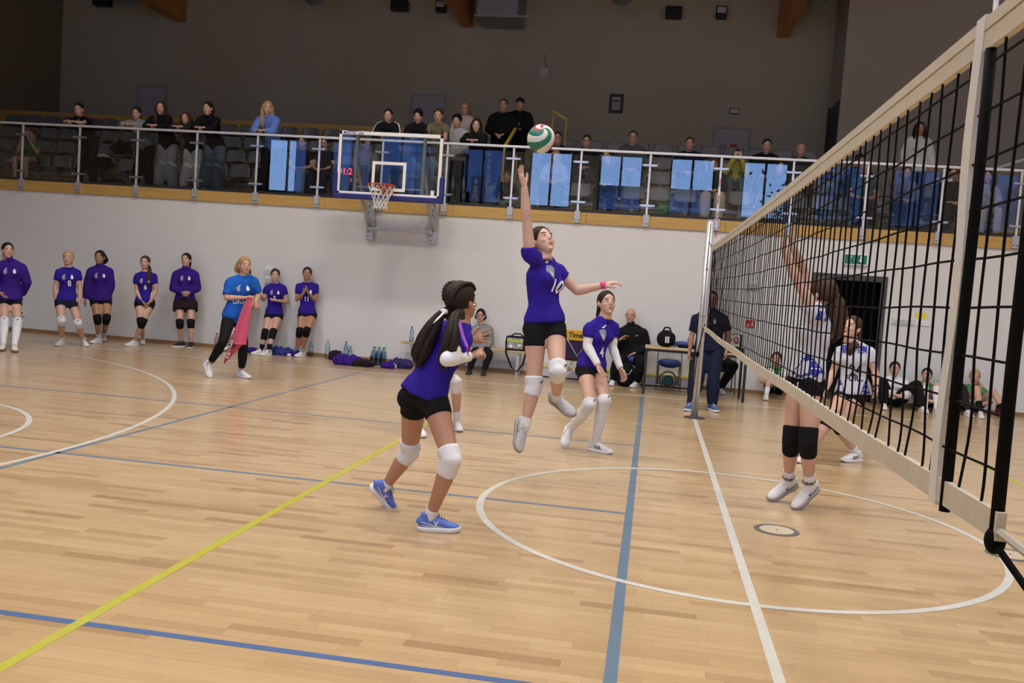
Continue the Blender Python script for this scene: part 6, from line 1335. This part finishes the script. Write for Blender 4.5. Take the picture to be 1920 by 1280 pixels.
# dark trousers of the stair balustrade at the far right
o = tag(empty('stair_balustrade', (5.6, 12.6, FLR2)), 'glass stair balustrade with steel posts at the right end of the gallery', 'balustrade')
for k in range(3): MB().box(-.02+.75*k,.02+.75*k,-.02,.02,.0,1.5+.30*k).build('post', alu, o)
MB().bar((-.1,0,1.48),(1.65,0,2.18), .05, .05).build('handrail', alu, o)
for k in range(2): MB().add([(.04+.75*k,0,.5+.3*k),(.71+.75*k,0,.76+.3*k),(.71+.75*k,0,1.62+.3*k),(.04+.75*k,0,1.36+.3*k)], [(0,1,2,3)]).build('glass_panel', glass, o)
# ------------------------------------------------------------------ furniture and kit along the lower wall
woodtop = wood_mat('table_top_wood', (.52,.36,.20), 3, 50)
def table(x0, x1, y0, y1, label):
    o = tag(empty('table', ((x0+x1)/2, (y0+y1)/2, 0)), label, 'table'); hx, hy = (x1-x0)/2, (y1-y0)/2
    MB().box(-hx,hx,-hy,hy,.725,.75).build('table_top', woodtop, o, bevel=.003)
    for sx in (-1, 1):
        for sy in (-1, 1): MB().box(sx*(hx-.025)-.02,sx*(hx-.025)+.02,sy*(hy-.025)-.02,sy*(hy-.025)+.02,0,.725).build('leg', black, o)
    for sy in (-1, 1): MB().box(-hx+.04,hx-.04,sy*(hy-.025)-.012,sy*(hy-.025)+.012,.685,.724).build('apron', black, o)
    for sx in (-1, 1): MB().box(sx*(hx-.025)-.012,sx*(hx-.025)+.012,-hy+.04,hy-.04,.685,.724).build('apron', black, o)
    return o
table(-.72, .06, 7.86, 8.56, 'small wooden table with black steel legs carrying the black sports bag')
table(.10, .86, 7.80, 8.50, 'scorer table with black legs behind the net and the official')
def folding_chair(x, y, rz, label):
    o = tag(empty('folding_chair', (x, y, 0), rz), label, 'chair', 'blue folding chairs'); bl_ = mat('chair_blue', (.02,.045,.22), .5); fm = mat('chair_steel', (.10,.10,.11), .4, metal=.5)
    st_ = MB(); st_.tube([(0,.0,.43),(0,-.005,.445),(0,.0,.46)], [(.19,.19),(.205,.205),(.19,.19)], 20); st_.build('seat', bl_, o, smooth=True)
    MB().box(-.19,.19,.215,.24,.62,.80).build('backrest', bl_, o, bevel=.01)
    for sx in (-1, 1):
        MB().tube([(sx*.20,-.24,0),(sx*.20,.0,.44),(sx*.20,.23,.82)], .011, 8).build('leg', fm, o); MB().tube([(sx*.175,.26,0),(sx*.175,.06,.36),(sx*.17,-.12,.44)], .011, 8).build('leg', fm, o)
    MB().tube([(-.20,-.20,.10),(.20,-.20,.10)], .009, 8).build('stretcher', fm, o); MB().tube([(-.175,.24,.06),(.175,.24,.06)], .009, 8).build('stretcher', fm, o)
folding_chair(-.30, 8.98, 0, 'empty blue folding chair behind the small wooden table')
folding_chair(.60, 9.05, 0, 'blue folding chair under the seated scorer')
folding_chair(-.93, 9.12, 0, 'folding chair under the bald man in black')
# on the tables
o = tag(empty('sports_bag', (-.40, 8.25, .75)), 'round black sports bag with three white stripes on the table', 'bag')
b = MB(); b.ball((0,0,.13), .155, .12, .135, 20, 12); v, f = remesh(b, .012, 2); v = fold(v, f, .014, 9); v[:,2] = np.maximum(v[:,2], 0); link('bag_body', mesh_np('bag_body', v, f, C['black']), o)
for k in range(3): MB().box(-.015+k*.024,.0+k*.024,-.128,-.112,.07,.17).build('stripe', wprint, o)
MB().tube([(-.06,0,.25),(-.03,0,.31),(.04,0,.31),(.07,0,.25)], .014, 8).build('handle', C['black'], o, smooth=True)
o = tag(empty('blue_case', (-.10, 8.30, .75)), 'blue and black soft case beside the sports bag', 'case'); MB().box(-.13,.15,-.10,.12,.03,.10).build('case_top', mat('case_blue', (.02,.045,.20), .6), o, bevel=.03); MB().box(-.10,.17,-.14,.08,0,.05).build('case_base', C['black'], o, bevel=.015)
tag(MB().box(-.24,-.02,7.92,8.10,.751,.756).build('papers', white_p), 'white papers at the front edge of the small table', 'papers')
clear = glass_mat('clear_plastic', (.88,.92,.95), 1.35); clearb = glass_mat('blue_plastic', (.70,.82,.93), 1.35)
def bottle(x, y, z, h, r_, m_, label, cap='bottle_cap_blue', capc=(.03,.06,.25), lab=True, group=None):
    o = tag(empty('bottle', (x, y, z)), label, 'bottle', group)
    MB().lathe((0,0,0), [(r_*.8,0),(r_,.012),(r_,h*.62),(r_*.85,h*.70),(r_*.38,h*.87),(r_*.36,h*.93)], 18).build('bottle_body', m_, o, smooth=True); MB().lathe((0,0,h*.93), [(r_*.42,0),(r_*.42,h*.065)], 14).build('bottle_cap', mat(cap, capc, .5), o)
    if lab: MB().lathe((0,0,h*.34), [(r_*1.015,0),(r_*1.015,h*.2)], 18).build('bottle_label', mat('label_pale', (.32,.40,.48), .5), o)
bottle(.66, 8.0, .75, .24, .036, mat('bottle_red', (.55,.02,.02), .3), 'red drinks bottle on the scorer table', 'cap_red', (.4,.02,.02), False)
bottle(.22, 8.1, .75, .23, .032, clear, 'clear water bottle on the scorer table'); bottle(.34, 8.2, .75, .20, .032, mat('bottle_black', (.02,.02,.02), .3), 'black drinks bottle on the scorer table', 'cap_black', (.02,.02,.02), False)
o = tag(empty('flip_board', (.50, 7.92, .75)), 'black flip scoreboard standing on the scorer table', 'scoreboard'); MB().box(-.30,.30,-.02,.02,0,.09).build('foot', black, o); MB().box(-.26,.26,-.01,.01,.09,.30).build('panel', black, o)
for x, d_, m_ in ((-.17,'1',kprint),(-.06,'4',kprint),(.06,'4',kprint),(.17,'0',rprint)):
    cd_ = MB().box(x-.05,x+.05,-.016,-.0105,.11,.29).build('digit_card', wprint, o); flat_text('digit', d_, .16, m_, (x,-.0165,.20), (1,0,0), (0,0,1), cd_, .02)
q = on_z(1290, 660, .8)
bottle(-.02, 8.45, .75, .22, .03, clearb, 'small water bottle with green cap behind the sports bag', 'cap_green', (.02,.25,.12), False)
# bench with the seated woman
o = tag(empty('bench', (-3.85, 9.12, 0)), 'low wooden gym bench against the wall under the seated woman', 'bench')
MB().box(-1.15,1.12,-.16,.16,.40,.435).build('bench_top', woodtop, o, bevel=.005)
for x in (-.95,.95): MB().box(x-.025,x+.025,-.13,.13,.0,.40).build('leg', galv, o)
# first-aid bag
o = tag(empty('first_aid_bag', (-2.93, 9.08, .435)), 'red and black bag with clear pocket and lime stripe on the bench end', 'bag')
MB().box(-.20,.15,-.10,.10,0,.25).build('bag_body', C['black'], o, bevel=.03); MB().box(.13,.21,-.11,.11,.0,.26).build('side_pocket', mat('cloth_red', (.32,.02,.025), .8), o, bevel=.03)
MB().box(-.17,.11,-.112,-.102,.03,.22).build('clear_pocket', mat('pocket_grey', (.34,.34,.33), .35, var=.6, vscale=25), o, bevel=.004); MB().box(-.17,.11,-.118,-.113,.15,.185).build('lime_stripe', mat('lime', (.42,.60,.05), .5), o)
for p_, q_, r__ in (((-.10,-.125,.07),.04,0),((.05,-.125,.09),.035,0)): MB().ball(p_, q_, .012, q_*.8).build('gauze_roll', C['white'], o, smooth=True)
MB().tube([(-.19,-.08,.16),(-.17,-.15,-.05),(-.06,-.17,-.28),(.04,-.17,-.36),(.14,-.16,-.22),(.18,-.12,.02),(.19,-.08,.16)], [(.016,.004)]*7, 8, side=(1,0,0)).build('shoulder_strap', C['black'], o); MB().tube([(-.12,0,.25),(-.06,0,.29),(.04,0,.29),(.10,0,.25)], .012, 8).build('handle', C['black'], o)
# camp chair seen from behind
o = tag(empty('camp_chair', (-1.86, 8.85, 0)), 'folding camp chair with yellow lettered band behind the jumping player', 'chair')
yb = mat('cloth_yellow_band', (.62,.36,.01), .8); dk = mat('cloth_dark_violet', (.035,.012,.055), .85, var=.5, vscale=10)
MB().box(-.28,.28,-.02,.01,.70,.88).build('top_band', yb, o, bevel=.01); flat_text('band_lettering', 'Timex', .12, kprint, (-.02,-.021,.79), (1,0,0), (0,0,1), o, .03, .95)
MB().box(-.25,.25,-.005,.012,.36,.70).build('back_fabric', dk, o, bevel=.004); MB().add([(-.26,-.42,.46),(.26,-.42,.46),(.24,0,.37),(-.24,0,.37),(-.26,-.42,.44),(.26,-.42,.44),(.24,0,.35),(-.24,0,.35)], [(0,1,2,3),(7,6,5,4),(0,4,5,1),(1,5,6,2),(2,6,7,3),(3,7,4,0)]).build('seat_fabric', dk, o)
for a, b_ in (((-.28,-.03,.86),(.26,-.04,.04)),((.28,-.03,.86),(-.26,-.04,.04)),((-.28,-.44,.46),(.28,-.44,.02)),((.28,-.44,.46),(-.28,-.44,.02)),((-.28,.0,.86),(-.28,-.44,.02)),((.28,.0,.86),(.28,-.44,.02))): MB().tube([a, b_], .010, 8).build('frame_tube', steel, o)
MB().ball((.24,-.01,.92), .075, .05, .06).build('folded_hood', C['black'], o, smooth=True)
# backpack, trolley under the chair, low bench along the wall
o = tag(empty('backpack', (-1.02, 8.78, 0)), 'black backpack standing between the feet of the bald man', 'backpack'); b = MB(); b.ball((0,0,.20), .17, .12, .21, 16, 10); b.ball((0,-.08,.13), .12, .07, .11); v, f = remesh(b, .012, 2); v = fold(v, f, .012, 10); v[:,2] = np.maximum(v[:,2], 0); link('pack_body', mesh_np('pack_body', v, f, C['black']), o)
MB().tube([(-.05,0,.38),(-.03,0,.43),(.03,0,.43),(.05,0,.38)], .010, 8).build('grab_loop', C['black'], o); MB().tube([(-.11,-.10,.30),(-.06,-.135,.22),(.06,-.135,.22),(.11,-.10,.30)], .006, 6).build('zip', galv, o)
o = tag(empty('wheeled_bag', (-.30, 9.10, 0)), 'wheeled net bag with green ball under the empty folding chair', 'bag'); MB().tube([(.0+.14*math.cos(a), -.05, .145+.14*math.sin(a)) for a in [2*math.pi*k/24 for k in range(25)]], .012, 8, cap=False).build('hoop', mat('hoop_brown', (.20,.07,.03), .5), o, smooth=True)
MB().ball((0,0,.12), .10, .07, .10).build('net_bag', mat('net_green', (.03,.12,.10), .7, var=.6, vscale=20), o, smooth=True)
o = tag(empty('low_bench', (-.75, 9.28, 0)), 'low grey bench with a yellow edge standing along the wall behind the table', 'bench'); MB().box(-1.75,.95,-.09,.09,.02,.17).build('front_board', mat('board_grey', (.52,.52,.53), .6), o); MB().box(-1.77,.97,-.10,.10,.17,.205).build('yellow_top', mat('yellow_edge', (.62,.52,.10), .5), o, bevel=.004)
for x in (-1.6,0,.8): MB().box(x-.03,x+.03,-.08,.08,0,.02).build('foot', dark_m, o)
# bottles and clothes along the wall, left half
for px, py, h, r_, m_, lab in ((613,672,.36,.042,clear,'tall clear bottle nearest to substitute number 11'),(604,664,.30,.04,clear,'clear bottle half hidden behind the tall bottle'),(650,673,.33,.042,clearb,'large blue tinted bottle between two heaps of clothes'),(671,671,.25,.036,clearb,'small bottle with green cap on the dark clothes heap')):
    q = on_z(px, py, 0.0); q.y = min(q.y, 9.3); bottle(q.x, q.y, 0, h, r_, m_, lab, *(('cap_green', (.02,.25,.12)) if 'green' in lab else ('bottle_cap_white', (.6,.62,.65)) if 'tall' in lab else ()))
q = on_z(404, 655, 0); bottle(q.x, 9.1, 0, .30, .042, mat('bottle_rose', (.35,.22,.22), .4), 'rose coloured drinks bottle by the wall left of the coach', 'cap_dark', (.03,.02,.03), False)
bottle(at(771,640,9.1).x, 9.1, .435, .28, .036, clearb, 'water bottle standing on the left end of the wooden bench')
o = tag(empty('water_pack', on_z(709, 684, 0)), 'shrink wrapped pack of six water bottles on the floor', 'bottle pack')
for i in range(3):
    for j in range(2):
        bo = MB().lathe((-.085+i*.085,-.045+j*.09,0), [(.034,0),(.041,.012),(.041,.20),(.034,.23),(.015,.28),(.015,.30)], 14).build('bottle', clearb, o, smooth=True); MB().lathe((-.085+i*.085,-.045+j*.09,.30), [(.017,0),(.017,.018)], 10).build('bottle_cap', mat('cap_green', (.02,.25,.12), .5), bo)
MB().box(-.13,.13,-.09,.09,.02,.16).build('wrap', glass_mat('wrap_film', (.80,.88,.95), 1.2), o)
P_ = C['jacket']
for px, py, rx, ry, h, m_, lab, sd in ((527,665,.30,.16,.16,mat('cloth_heap_blue', (.02,.03,.20), .85),'blue jacket heap on the floor right of substitute number 5',1),(468,661,.16,.10,.11,P_,'small purple garment on the floor behind the coach',2),(553,668,.12,.10,.10,P_,'small purple heap behind the shoes of substitute number 11',21),(628,674,.16,.13,.20,C['plum'],'dark plum bag on the floor between two bottles',3),(650,684,.34,.14,.20,P_,'large purple heap of jackets on the floor below the bottles',4),(682,687,.20,.13,.15,C['plum'],'dark purple trousers heap left of the water pack',5),(727,690,.14,.10,.12,P_,'purple garment heap right of the water pack',6),(752,690,.26,.15,.19,mat('cloth_heap_navy', (.018,.012,.10), .85),'dark navy heap of jackets on the floor behind number 9',7),(734,690,.07,.05,.10,C['white'],'white sock bundle between two purple heaps',8)):
    q = on_z(px, py, 0); q.y = min(q.y, 9.22); heap('clothes_heap', lab, 'clothes', (q.x, q.y, 0.0), rx, ry, h, m_, sd, .02)
# bottles at the right
q = on_z(1870, 779, 0); bottle(q.x, 9.2, 0, .26, .04, mat('bottle_maroon', (.10,.01,.02), .4), 'maroon drinks bottle at the right end of the seated row', 'cap_dark', (.03,.02,.03), False); q = on_z(1884, 779, 0); bottle(q.x, 9.2, 0, .27, .036, clearb, 'clear blue bottle beside the maroon bottle at the right')
# outside, seen mirrored in the balcony glass
bm_ = mat('facade_dusk', (.10,.13,.22), .9); wm_ = mat('facade_window', (.02,.03,.06), .2)
for x0, x1, y, h, nm in ((-30,-12,-45,13,'long flat roofed building outside the left hall windows'),(-8,4,-52,10,'low building outside the middle hall windows'),(12,34,-48,15,'tall building outside the right hall windows')):
    o = tag(empty('neighbour_building', ((x0+x1)/2, y, -3)), nm, 'building'); hw = (x1-x0)/2; MB().box(-hw,hw,-5,0,0,h+3).build('wall', bm_, o); MB().box(-hw-.3,hw+.3,-5.3,.3,h+3,h+3.4).build('roof', wm_, o)
    for i in range(int(hw)): MB().box(-hw+.6+i*2,-hw+1.7+i*2,.0,.06,h*.55+3,h*.75+3).build('window', wm_, o)
tr = tag(empty('garden_tree', (7.5, -24, -3)), 'leafy tree outside the hall windows', 'tree'); MB().tube([(0,0,0),(.1,0,4),(0,.1,8)], [.25,.18,.06], 10).build('trunk', mat('bark', (.05,.035,.025), .9), tr)
lf = MB(); rl_ = random.Random(3)
for k in range(900):
    c = Vector((rl_.gauss(0,1.3), rl_.gauss(0,1.2), 8.2+rl_.gauss(0,1.7))); d = Vector((rl_.gauss(0,1), rl_.gauss(0,1), rl_.gauss(0,1))).normalized(); e = d.orthogonal().normalized(); lf.add([c, c+d*.16+e*.09, c+d*.34, c+d*.16-e*.09], [(0,1,2,3)])
tag(lf.build('foliage', mat('leaves', (.03,.06,.03), .8), tr), kind='stuff')
bpy.data.scenes.remove(TMP)
